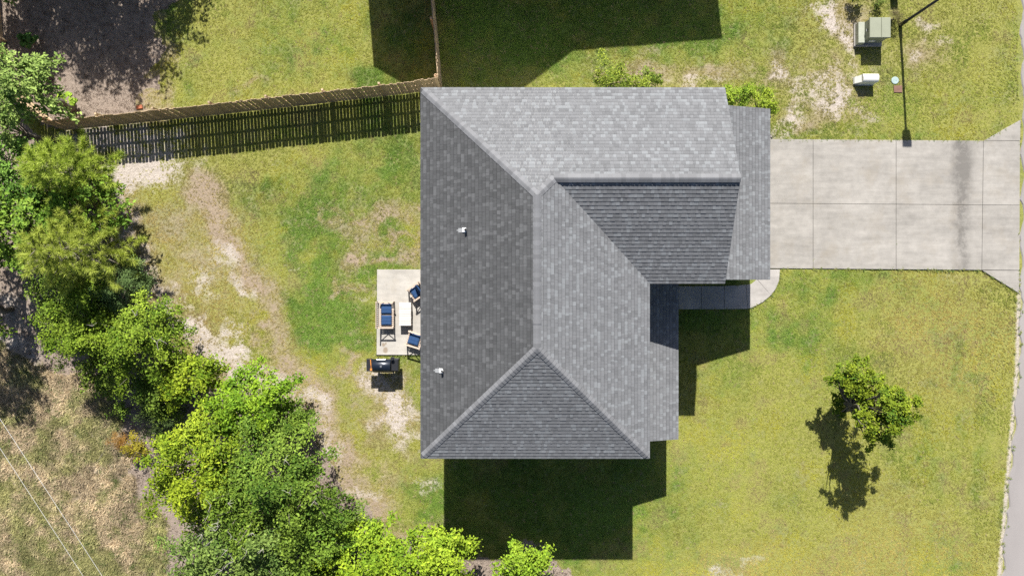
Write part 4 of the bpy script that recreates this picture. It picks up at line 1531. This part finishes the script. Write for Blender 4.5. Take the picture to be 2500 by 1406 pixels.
def seat(name, label, cat, loc, rz, width, depth=0.62, xbrace=True, hb=0.82):
    """wooden armed seat facing local +x, width along local y; slatted"""
    t = thing(name, label, cat, (loc[0], loc[1], 0.06), rz)
    hw, hd = width / 2, depth / 2
    sh = 0.36
    for sx in (-1, 1):
        for sy in (-1, 1):
            top = 0.58 if sx > 0 else hb
            lean = 0 if sx > 0 else -0.1
            m = MB()
            m.bar((sx * (hd - 0.03), sy * (hw - 0.025), 0), (sx * (hd - 0.03) + lean, sy * (hw - 0.025), top), 0.05, 0.05, up=(1, 0, 0))
            m.build('leg', M_TEAK, t)
    for sy in (-1, 1):
        m = MB()
        m.bar((-hd - 0.03, sy * (hw - 0.02), 0.595), (hd + 0.02, sy * (hw - 0.02), 0.595), 0.065, 0.025)
        m.build('armrest', M_TEAK, t)
        if xbrace:
            m = MB()
            m.bar((-hd + 0.02, sy * (hw - 0.03), 0.08), (hd - 0.05, sy * (hw - 0.03), 0.56), 0.02, 0.03)
            m.bar((-hd + 0.02, sy * (hw - 0.008), 0.56), (hd - 0.05, sy * (hw - 0.008), 0.08), 0.02, 0.03)
            m.build('brace', M_TEAK, t)
    m = MB()
    m.bar((hd - 0.03, -hw + 0.05, sh - 0.05), (hd - 0.03, hw - 0.05, sh - 0.05), 0.03, 0.08)
    m.build('apron', M_TEAK, t)
    m = MB()
    m.bar((-hd + 0.03, -hw + 0.05, sh - 0.05), (-hd + 0.03, hw - 0.05, sh - 0.05), 0.03, 0.08)
    m.build('apron', M_TEAK, t)
    ns = int((width - 0.08) / 0.085)
    sm = MB()
    sm.box(-hd + 0.02, hd - 0.0, -0.026, 0.026, -0.01, 0.01)
    sme = sm.mesh('seat_slat', M_TEAK)
    for k in range(ns):
        y = -hw + 0.04 + (k + 0.5) * (width - 0.08) / ns
        link('seat_slat', sme, t, (0, y, sh))
    for zz, lx in ((0.44, -0.055), (hb - 0.02, -0.1)):
        m = MB()
        m.bar((-hd + 0.03 + lx, -hw + 0.05, zz), (-hd + 0.03 + lx, hw - 0.05, zz), 0.03, 0.06)
        m.build('back_rail', M_TEAK, t)
    bm_ = MB()
    bm_.bar((-hd + 0.03 - 0.055, 0, 0.45), (-hd + 0.03 - 0.1, 0, hb - 0.04), 0.045, 0.014, up=(1, 0, 0))
    bme = bm_.mesh('back_slat', M_TEAK)
    for k in range(ns):
        y = -hw + 0.06 + (k + 0.5) * (width - 0.12) / ns
        link('back_slat', bme, t, (0, y, 0))
    return t


L0 = P(945, 768, 0.3)
seat('loveseat', 'pale wooden two seat garden bench with slatted back on the patio', 'bench', (L0.x, L0.y), 0.0, 1.16)
cushion('blue tufted cushion on the bench, nearer the top of the patio', (L0.x, L0.y), 0, 0.46, 0.44, 0.43, off=(0.0, 0.26))
cushion('blue tufted cushion on the bench, nearer the grill', (L0.x, L0.y), 0, 0.46, 0.44, 0.43, off=(0.0, -0.24))
C1 = P(1018, 712, 0.3)
r1 = math.radians(215)
seat('patio_chair', 'pale wooden armchair half under the eave at the top of the patio', 'chair', (C1.x, C1.y), r1, 0.62)
cushion('blue seat cushion of the armchair at the top of the patio', (C1.x, C1.y), r1, 0.46, 0.46, 0.43)
cushion('blue back cushion leaning in the armchair at the top of the patio', (C1.x, C1.y), r1, 0.46, 0.46, 0.78, tilt=math.radians(72), off=(-0.2, 0))
C2 = P(1012, 828, 0.3)
r2 = math.radians(163)
seat('patio_chair', 'pale wooden armchair half under the eave at the grill end of the patio', 'chair', (C2.x, C2.y), r2, 0.64)
cushion('blue seat cushion of the armchair at the grill end of the patio', (C2.x, C2.y), r2, 0.48, 0.48, 0.43)


def coffee_table():
    a, b = P(974, 738, 0.5), P(1003.5, 795, 0.5)
    cx, cy = (a.x + b.x) / 2, (a.y + b.y) / 2
    t = thing('coffee_table', 'whitewashed slatted coffee table in the middle of the patio', 'table', (cx, cy, 0.06))
    lx, ly = abs(b.x - a.x), abs(b.y - a.y)
    n = 10
    m = MB()
    m.bevbox(-lx / 2, lx / 2, -ly / n / 2 + 0.003, ly / n / 2 - 0.003, 0.4, 0.425, 0.004)
    me = m.mesh('slat', M_TABLE)
    for k in range(n):
        link('slat', me, t, (R.uniform(-.004, .004), -ly / 2 + (k + 0.5) * ly / n, R.uniform(-0.002, 0.002)))
    for sx in (-1, 1):
        for sy in (-1, 1):
            m = MB()
            m.box(sx * (lx / 2 - 0.035) - 0.03, sx * (lx / 2 - 0.035) + 0.03, sy * (ly / 2 - 0.04) - 0.03, sy * (ly / 2 - 0.04) + 0.03, 0, 0.397)
            m.build('leg', M_TEAK, t)
        m = MB()
        m.box(sx * (lx / 2 - 0.02) - 0.012, sx * (lx / 2 - 0.02) + 0.012, -ly / 2 + 0.07, ly / 2 - 0.07, 0.32, 0.397)
        m.build('apron', M_TEAK, t)
    m = MB()
    m.box(-lx / 2 + 0.07, lx / 2 - 0.07, -ly / 2 + 0.02, ly / 2 - 0.02, 0.12, 0.14)
    m.build('shelf', M_TABLE, t)


coffee_table()


def grill():
    a, b = P(895, 873, 0.85), P(973, 909, 0.85)
    cx, cy = (a.x + b.x) / 2, (a.y + b.y) / 2
    t = thing('pellet_grill', 'black barrel smoker grill with side shelf and hopper on the grass below the patio', 'grill', (cx, cy, 0))
    # local x from -0.7 (shelf) to +0.7 (hopper)
    m = MB()
    m.bevbox(-0.7, -0.405, -0.27, 0.27, 0.81, 0.85, 0.012)
    m.build('side_shelf', M_GRILL, t)
    m = MB()
    m.bevbox(0.375, 0.7, -0.27, 0.27, 0.5, 0.92, 0.015)
    hp = m.build('hopper', M_GRILL, t)
    m = MB()
    m.bevbox(0.4, 0.68, -0.24, 0.24, 0.921, 0.945, 0.01)
    m.build('lid', M_GRILL, hp)
    # barrel: lying cylinder
    m = MB()
    n = 28
    r = 0.29
    zc = 0.82
    prof = [(r * math.cos(6.2832 * k / n), zc + r * math.sin(6.2832 * k / n)) for k in range(n)]
    xs = (-0.4, -0.385, 0.355, 0.37)
    vs = []
    for i, x in enumerate(xs):
        s = 0.96 if i in (0, 3) else 1.0
        vs += [(x, -0.03 + p[0] * s, zc + (p[1] - zc) * s) for p in prof]
    fs = [tuple(range(n - 1, -1, -1)), tuple(3 * n + k for k in range(n))]
    for i in range(3):
        fs += [(i * n + k, i * n + (k + 1) % n, (i + 1) * n + (k + 1) % n, (i + 1) * n + k) for k in range(n)]
    m.add(vs, fs)
    bl = m.build('barrel', M_NAVY, t, smooth=False)
    for pl in bl.data.polygons:
        pl.use_smooth = len(pl.vertices) == 4
    m = MB()
    m.tube([(-0.2, 0.2, 1.09), (-0.2, 0.27, 1.14), (0.17, 0.27, 1.14), (0.17, 0.2, 1.09)], 0.018, 8)
    m.build('handle', M_STEEL, bl)
    m = MB()
    m.tube([(-0.03, -0.03, 1.1), (-0.03, -0.03, 1.125)], 0.045, 16)
    m.build('thermometer', M_STEEL, bl)
    m = MB()
    m.box(-0.1, 0.05, 0.075, 0.1, 1.083, 1.095)
    m.build('badge', M_STEEL, bl)
    m = MB()
    m.tube([(0.46, 0.31, 0.75), (0.46, 0.31, 1.08)], 0.045, 12)
    m.tube([(0.46, 0.31, 1.1), (0.46, 0.31, 1.13)], 0.075, 16)
    m.tube([(0.46, 0.31, 1.07), (0.46, 0.31, 1.105)], 0.015, 6)
    m.tube([(0.4, 0.2, 0.78), (0.46, 0.31, 0.78)], 0.03, 8)
    m.build('chimney', M_GRILL, t)
    for x in (-0.34, 0.33):
        for y in (-0.2, 0.2):
            m = MB()
            m.bar((x, y * 1.15, -0.03), (x * 0.95, y * 0.8, 0.66), 0.045, 0.045)
            m.build('leg', M_GRILL, t)
    m = MB()
    m.box(-0.33, 0.33, -0.2, 0.2, 0.18, 0.2)
    m.build('shelf', M_GRILL, t)
    # spatula lying on the shelf
    s = MB()
    s.bar((-0.02, 0.24, 0.012), (0.0, -0.02, 0.012), 0.035, 0.018)
    s.bar((0.0, -0.02, 0.01), (0.005, -0.14, 0.01), 0.02, 0.012)
    s.box(-0.04, 0.045, -0.24, -0.14, 0.004, 0.012)
    o = s.build('spatula', M_ORANGE)
    o.location = (cx - 0.5, cy, 0.851)
    tag(o, 'orange wooden spatula lying on the side shelf of the grill', 'spatula')


grill()


# ------------------------------------------------------------------ utilities and street furniture
def transformer():
    x0, x1 = P(2124, 0, .9).x, P(2173, 0, .9).x
    y1, y0 = P(0, 44, .9).y, P(0, 92, .9).y
    t = thing('transformer_box', 'pale green pad mounted transformer cabinet near the lamp post', 'utility box', (x0, y0, 0))
    w, d = x1 - x0, y1 - y0
    m = MB()
    m.box(0.02, w - 0.02, 0.03, d - 0.02, 0.08, 0.86)
    m.build('cabinet', M_GREENBOX, t)
    m = MB()
    m.bevbox(-0.02, w * 0.56 - 0.004, -0.02, d + 0.01, 0.862, 0.93, 0.018)
    m.build('lid', M_GREENBOX, t)
    m = MB()
    m.bevbox(w * 0.56 + 0.004, w + 0.02, -0.02, d + 0.01, 0.862, 0.93, 0.018)
    m.build('lid', M_GREENBOX, t)
    m = MB()
    m.bevbox(-0.26, 0.017, -0.07, d + 0.0, 0.08, 0.4, 0.015)
    m.build('ledge', M_GREENLID, t)
    m = MB()
    m.bevbox(-0.3, w + 0.06, -0.11, d + 0.08, -0.05, 0.078, 0.012)
    m.build('base', M_WALK, t)
    m = MB()
    m.box(w * 0.25, w * 0.55, 0.018, 0.029, 0.25, 0.42)
    m.build('plate', M_WHITEBOX, t)
    m = MB()
    m.tube([(0.0, d * 0.55, 0.6), (0.0, d * 0.42, 0.6)], 0.02, 8)
    m.build('handle', M_STEEL, t)


transformer()


def pedestal():
    x0, x1 = P(2090, 0, .3).x, P(2147, 0, .6).x
    y1, y0 = P(0, 179, .6).y, P(0, 199, .6).y
    t = thing('cable_pedestal', 'white utility pedestal with rounded top below the transformer', 'utility box', (x0, y0, 0))
    w, d = x1 - x0, y1 - y0
    xa = 0.2
    m = MB()
    n = 10
    prof = [(0, 0.02), (d, 0.02)] + [(d / 2 + d / 2 * math.cos(math.pi * k / n), 0.46 + 0.13 * math.sin(math.pi * k / n)) for k in range(n + 1)]
    N_ = len(prof)
    vs = [(xa, y, z) for y, z in prof] + [(w, y, z) for y, z in prof]
    m.add(vs, [tuple(range(N_ - 1, -1, -1)), tuple(range(N_, 2 * N_))] + [(i, (i + 1) % N_, (i + 1) % N_ + N_, i + N_) for i in range(N_)])
    m.build('body', M_WHITEBOX, t)
    m = MB()
    m.add([(0.0, 0.02, 0.02), (xa - 0.003, 0.02, 0.02), (xa - 0.003, d - .02, 0.02), (0.0, d - 0.02, 0.02), (0.02, 0.04, 0.12), (xa - 0.003, 0.02, 0.42), (xa - 0.003, d - 0.02, 0.42), (0.02, d - 0.04, 0.12)],
          [(3, 2, 1, 0), (4, 5, 6, 7), (0, 1, 5, 4), (1, 2, 6, 5), (2, 3, 7, 6), (3, 0, 4, 7)])
    m.build('front_panel', M_WHITEBOX, t)
    m = MB()
    m.box(xa - 0.1, w + 0.02, -0.03, d + 0.03, -0.05, 0.018)
    m.build('base', M_WALK, t)


pedestal()
p = P(2185, 197)
m = MB()
m.tube([(0, 0, -0.03), (0, 0, 0.018), (0, 0, 0.024)], [0.165, 0.165, 0.15], 14)
m.tube([(0.05, 0, 0.024), (0.05, 0, 0.03)], 0.03, 8)
o = m.build('meter_lid', M_TEAL)
o.location = p
tag(o, 'round teal meter lid in the grass beside the white pedestal', 'meter lid')
p = P(2193, 218)
m = MB()
m.bevbox(-0.2, 0.17, -0.16, 0.15, -0.03, 0.024, 0.008)
m.box(-0.06, 0.06, -0.02, 0.02, 0.0245, 0.03)
o = m.build('meter_lid', M_RUST)
o.location = p
tag(o, 'square rust brown meter lid beside the lamp post shadow', 'meter lid')
p = P(2182, -10)
m = MB()
m.bevbox(-0.16, 0.16, -0.16, 0.16, -0.05, 0.5, 0.04)
o = m.build('cable_box', M_GREENBOX)
o.location = p
tag(o, 'small grey green cable box at the top edge behind the transformer', 'utility box')


def lamp():
    b = P(2198, 62)
    t = thing('street_lamp', 'black lamp post leaning out of the top edge beside the transformer', 'street lamp', b)
    m = MB()
    m.tube([(0, 0, -0.1), (0, 0, 0.5), (0, 0, 0.55), (0, 0, 4.75)], [0.085, 0.085, 0.06, 0.05], 14)
    m.build('pole', M_BLACK, t, smooth=True)
    t.rotation_euler = (0, 0, math.pi / 4)
    m = MB()
    m.tube([(0, 0, 4.55), (0, 0, 4.6), (0, 0, 4.68), (0, 0, 4.84)], [0.06, 0.1, 0.1, 0.24], 4)
    m.build('collar', M_BLACK, t)
    m = MB()
    m.tube([(0, 0, 4.842), (0, 0, 5.22)], [0.22, 0.26], 4)
    m.build('lamp_glass', M_LAMPG, t)
    m = MB()
    for k in range(4):
        a = math.pi * (0.5 * k)
        m.bar((0.225 * math.cos(a), 0.225 * math.sin(a), 4.842), (0.265 * math.cos(a), 0.265 * math.sin(a), 5.22), 0.025, 0.025)
    m.build('cage', M_BLACK, t)
    m = MB()
    m.tube([(0, 0, 5.221), (0, 0, 5.25), (0, 0, 5.36), (0, 0, 5.38), (0, 0, 5.44)], [0.29, 0.285, 0.1, 0.035, 0.03], 4)
    m.build('cap', M_BLACK, t)


lamp()


def power_line():
    h = 9.0
    a, b = P(0, 1038, h), P(240, 1406, h)
    dr = (b - a).normalized()
    n = Vector((-dr.y, dr.x, 0))
    pole_a, pole_b = a - dr * 24, b + dr * 22
    off = (P(0, 1110, h) - a).dot(n)
    for i, pt in enumerate((pole_a, pole_b)):
        base = pt + n * off / 2
        t = thing('utility_pole', 'wooden utility pole outside the picture carrying the two wires', 'utility pole', (base.x, base.y, 0), math.atan2(n.y, n.x), 'utility poles')
        m = MB()
        m.tube([(0, 0, -0.3), (0, 0, h + 0.3)], [0.16, 0.11], 12)
        m.build('pole', M_POLE, t)
        m = MB()
        m.box(-0.9, 0.9, -0.06, 0.06, h - 0.2, h - 0.05)
        m.build('crossarm', M_POLE, t)
    for k, (o_, lab) in enumerate(((0.0, 'thin pale overhead wire above the dry field, nearer the thicket'), (off, 'thin pale overhead wire above the dry field, nearer the picture corner'))):
        pts = []
        for i in range(25):
            s = i / 24
            q = pole_a.lerp(pole_b, s) + n * o_
            q.z = h - 0.02 - 0.5 * 4 * s * (1 - s) * 0.3
            pts.append(q)
        m = MB()
        m.tube(pts, 0.0065, 6)
        o = m.build('overhead_wire', M_WIRE)
        tag(o, lab, 'wire')


power_line()

p = P(341, 262)
m = MB()
m.bevbox(-0.13, 0.13, -0.08, 0.08, -0.02, 0.05, 0.01)
o = m.build('clay_brick', M_BRICK)
o.location = p
o.rotation_euler = (0, 0, 0.15)
tag(o, 'orange clay block on the ground against the back of the fence', 'brick')
m = MB()
m.tube([P(262, 1092, 0.05), P(252, 1105, 0.1), P(241, 1122, 0.06), P(235, 1134, 0.03)], [0.012, 0.018, 0.02, 0.012], 6)
m.tube([P(252, 1105, 0.1), P(262, 1112, 0.06)], [0.012, 0.006], 5)
o = m.build('fallen_branch', M_BARK)
tag(o, 'bare fallen branch lying on the dry field near the yellowing shrub', 'branch')


# ------------------------------------------------------------------ grass, dry field and litter (uncountable cover)
def clump(name, nbl, length, width, spread, seed, lean=0.6):
    rr = random.Random(seed)
    m = MB()
    for k in range(nbl):
        a = rr.uniform(0, 6.283)
        r0 = rr.uniform(0, spread)
        b = rr.uniform(0, 6.283)
        x, y = r0 * math.cos(a), r0 * math.sin(a)
        L = length * rr.uniform(0.6, 1.2)
        t = rr.uniform(0.15, 1.0) * lean
        dx, dy, dz = math.cos(b) * math.sin(t), math.sin(b) * math.sin(t), math.cos(t)
        w = width * rr.uniform(0.7, 1.3)
        sx, sy = -math.sin(b) * w / 2, math.cos(b) * w / 2
        mx, my, mz = x + dx * L * 0.55, y + dy * L * 0.55, dz * L * 0.6
        ex, ey, ez = x + dx * L * 1.25, y + dy * L * 1.25, dz * L * 0.8
        m.add([(x - sx, y - sy, 0), (x + sx, y + sy, 0), (mx + sx * .8, my + sy * .8, mz), (mx - sx * .8, my - sy * .8, mz), (ex, ey, ez)], [(0, 1, 2, 3), (3, 2, 4)])
    me = m.mesh(name, M_GRASS)
    return bpy.data.objects.new(name, me)


def scatter(name, label, cat, pts, rot, scl, colr, idx, sources):
    col = bpy.data.collections.new(name + '_sources')
    for i, s in enumerate(sources):
        s.name = '%s_blade_%02d' % (name, i)
        col.objects.link(s)
    m = bpy.data.meshes.new(name)
    m.vertices.add(len(pts))
    m.vertices.foreach_set('co', np.ascontiguousarray(pts, np.float32).ravel())
    for nm, ty, arr in (('rotz', 'FLOAT', rot), ('scl', 'FLOAT', scl), ('pick', 'INT', idx)):
        a = m.attributes.new(nm, ty, 'POINT')
        a.data.foreach_set('value', np.ascontiguousarray(arr, np.int32 if ty == 'INT' else np.float32))
    a = m.attributes.new('col', 'FLOAT_COLOR', 'POINT')
    c4 = np.ones((len(pts), 4), np.float32)
    c4[:, :3] = colr
    a.data.foreach_set('color', c4.ravel())
    o = link(name, m)
    tag(o, label, cat, kind='stuff')
    ng = bpy.data.node_groups.new(name + '_nodes', 'GeometryNodeTree')
    ng.interface.new_socket('Geometry', in_out='INPUT', socket_type='NodeSocketGeometry')
    ng.interface.new_socket('Geometry', in_out='OUTPUT', socket_type='NodeSocketGeometry')
    gi = ng.nodes.new('NodeGroupInput')
    go = ng.nodes.new('NodeGroupOutput')
    ci = ng.nodes.new('GeometryNodeCollectionInfo')
    ci.inputs['Collection'].default_value = col
    ci.inputs['Separate Children'].default_value = True
    iop = ng.nodes.new('GeometryNodeInstanceOnPoints')
    iop.inputs['Pick Instance'].default_value = True

    def na(nm, ty):
        n = ng.nodes.new('GeometryNodeInputNamedAttribute')
        n.data_type = ty
        n.inputs['Name'].default_value = nm
        return n.outputs['Attribute']
    cx = ng.nodes.new('ShaderNodeCombineXYZ')
    ng.links.new(na('rotz', 'FLOAT'), cx.inputs[2])
    e2r = ng.nodes.new('FunctionNodeEulerToRotation')
    ng.links.new(cx.outputs[0], e2r.inputs[0])
    ng.links.new(gi.outputs[0], iop.inputs['Points'])
    ng.links.new(ci.outputs[0], iop.inputs['Instance'])
    ng.links.new(na('pick', 'INT'), iop.inputs['Instance Index'])
    ng.links.new(e2r.outputs[0], iop.inputs['Rotation'])
    ng.links.new(na('scl', 'FLOAT'), iop.inputs['Scale'])
    ng.links.new(iop.outputs[0], go.inputs[0])
    md = o.modifiers.new('planting', 'NODES')
    md.node_group = ng
    return o


def mixv(a, b, t):
    return np.array(a)[None, :] * (1 - t[:, None]) + np.array(b)[None, :] * t[:, None]


def plant():
    rng = np.random.default_rng(77)
    n = 470000
    x = rng.uniform(-24.2, 24.0, n)
    y = rng.uniform(-14.2, 14.2, n)
    z = zones(x, y)
    bare = np.maximum(0.9 * smooth(0.25, 1.0, z['sand'] + (z['n4'] - 0.5) * 0.7), 0.72 * smooth(0.4, 0.9, z['dirt'] + (z['n4'] - 0.5) * 0.5))
    prob = (1 - bare) * z['lawn'] * (~z['hard']) * (~z['road'])
    prob *= np.where((z['px'] > 2400), 0.8, 1.0)
    k = rng.random(n) < prob * 0.72
    x, y = x[k], y[k]
    z = {q: v[k] for q, v in z.items()}
    m = len(x)
    yel = np.array([0.2, 0.212, 0.043])
    c = mixv(yel, (0.295, 0.232, 0.075), np.clip(z['gold'] * 1.4 - 0.2, 0, 1))
    pg = smooth(0.5, 0.68, fbm(x, y, 1.1, 4, 81)) * smooth(0.42, 0.6, fbm(x, y, 4.0, 2, 84))
    lush_shade = np.maximum(smooth(0.15, 1.05, z['lush_shade']), 0.45 * pg)
    py_ = smooth(0.52, 0.7, fbm(x, y, 1.7, 4, 87))[:, None]
    c = c * (1 - 0.65 * py_) + np.array([0.25, 0.235, 0.03]) * 0.65 * py_
    pb = smooth(0.58, 0.72, fbm(x, y, 0.9, 4, 91))[:, None]
    c = c * (1 - 0.6 * pb) + np.array([0.2, 0.155, 0.085]) * 0.6 * pb
    c = c * (1 - lush_shade[:, None]) + mixv((0.075, 0.138, 0.02), (0.128, 0.188, 0.032), rng.random(m)) * lush_shade[:, None]
    dd = smooth(0.3, 0.6, z['dirt'])[:, None]
    c = c * (1 - dd * 0.6) + np.array([0.26, 0.2, 0.1]) * dd * 0.6
    tone_ = (0.72 + 0.32 * fbm(x, y, 0.5, 3, 60) + 0.5 * (fbm(x, y, 3.0, 3, 64) - 0.5) + 0.12)
    c = 1.7 * c * tone_[:, None] * rng.uniform(0.88, 1.13, (m, 1))
    dead = rng.random(m) < 0.03 + 0.1 * z['gold']
    c[dead] = np.array([0.4, 0.34, 0.17]) * rng.uniform(0.7, 1.2, (dead.sum(), 1))
    dk = rng.random(m) < 0.1
    c[dk] *= 0.68
    hz = (fbm(x, y, 1.6, 3, 40) - 0.5) * 0.05 - 0.02
    pts = np.stack([x, y, np.minimum(hz, 0.02) - 0.005], 1)
    scl = rng.uniform(0.6, 1.0, m) * (0.85 + 0.45 * lush_shade)
    # ragged grass over the edges of the concrete and weeds in its joints
    ep = []
    for poly, dens, jit in (([(1885, 341), (2400, 345)], 9, 1.6), ([(2402, 345), (2490, 294)], 9, 1.6), ([(1905, 656), (2397, 659)], 9, 1.6), ([(2397, 660), (2487, 715)], 9, 1.6), ([(1904, 660), (1902, 690), (1884, 721), (1836, 752)], 9, 1.6),
                            ([(1660, 755), (1836, 754)], 9, 1.8), ([(1660, 697), (1832, 694)], 9, 1.8), ([(921, 658), (1030, 658)], 9, 1.6), ([(920, 658), (920, 866)], 9, 1.6), ([(920, 867), (1030, 867)], 9, 1.6),
                            ([(2491, 294), (2490, 400)], 4, 1.0), ([(2488, 560), (2487, 716)], 7, 1.2), ([(1985, 630), (1985, 656)], 9, 0.6), ([(2187, 585), (2187, 600)], 8, 0.6), ([(2489, 720), (2484, 900), (2467, 1100), (2441, 1406)], 5, 5.0)):
        for (a0, b0), (a1, b1) in zip(poly[:-1], poly[1:]):
            L = math.hypot(a1 - a0, b1 - b0) / S
            for q in rng.random(int(L * dens)):
                w_ = P(a0 + (a1 - a0) * q + rng.normal(0, jit), b0 + (b1 - b0) * q + rng.normal(0, jit))
                ep.append((w_.x, w_.y, 0.005))
    ep = np.array(ep)
    pts = np.concatenate([pts, ep])
    scl = np.concatenate([scl, rng.uniform(0.7, 1.35, len(ep))])
    c = np.concatenate([c, mixv((0.14, 0.22, 0.05), (0.34, 0.34, 0.1), rng.random(len(ep)))])
    m = len(pts)
    src = [clump('lawn_tuft', 15, 0.06, 0.014, 0.06, 500 + i, 1.15) for i in range(6)]
    scatter('grass', 'mown yellow green lawn grass round the house', 'grass', pts, rng.uniform(0, 6.28, m), scl, c, rng.integers(0, 6, m), src)

    # dry field
    n = 60000
    x = rng.uniform(-24.2, -13, n)
    y = rng.uniform(-14.2, -2, n)
    z = zones(x, y)
    dens = smooth(0.38, 0.6, z['n2']) * 0.8 + 0.2
    k = (z['field'] > 0.5) & (rng.random(n) < dens * (1 - 0.75 * smooth(0.35, 0.6, z['sand'])))
    x, y = x[k], y[k]
    n3 = 0.5 * fbm(x, y, 0.55, 3, 70) + 0.5 * fbm(x, y, 1.6, 3, 72)
    m = len(x)
    c = mixv((0.34, 0.27, 0.175), (0.215, 0.205, 0.085), smooth(0.42, 0.58, n3))
    c = 1.55 * c * rng.uniform(0.45, 1.4, (m, 1)) * (0.6 + 0.8 * fbm(x, y, 0.8, 3, 75))[:, None]
    gr = rng.random(m) < 0.1
    c[gr] = np.array([0.13, 0.17, 0.05]) * rng.uniform(0.7, 1.2, (gr.sum(), 1))
    pts = np.stack([x, y, np.full(m, -0.03)], 1)
    src = [clump('field_tuft', 26, 0.24, 0.014, 0.06, 600 + i, 1.35) for i in range(6)]
    scatter('dry_grass', 'tall tan and olive dry grass of the field under the wires', 'dry grass', pts, rng.uniform(0, 6.28, m), 0.35 + 1.1 * rng.random(m) ** 1.5, c, rng.integers(0, 6, m), src)

    # litter: needles, twigs and dead leaves on the mulch and forest floor
    n = 60000
    x = rng.uniform(-24.2, 3, n)
    y = rng.uniform(-14.2, 14.2, n)
    z = zones(x, y)
    k = (z['wood'] > 0.5) & (rng.random(n) < 0.65)
    x, y = x[k], y[k]
    m = len(x)
    c = mixv((0.13, 0.095, 0.075), (0.4, 0.33, 0.27), rng.random(m) ** 1.6)
    pts = np.stack([x, y, np.full(m, -0.015)], 1)
    src = [clump('litter_tuft', 7, 0.08, 0.012, 0.09, 700 + i, 1.5) for i in range(5)]
    scatter('forest_litter', 'brown pine straw and dead leaves on the wood floor', 'litter', pts, rng.uniform(0, 6.28, m), rng.uniform(0.6, 1.5, m), c, rng.integers(0, 5, m), src)


plant()
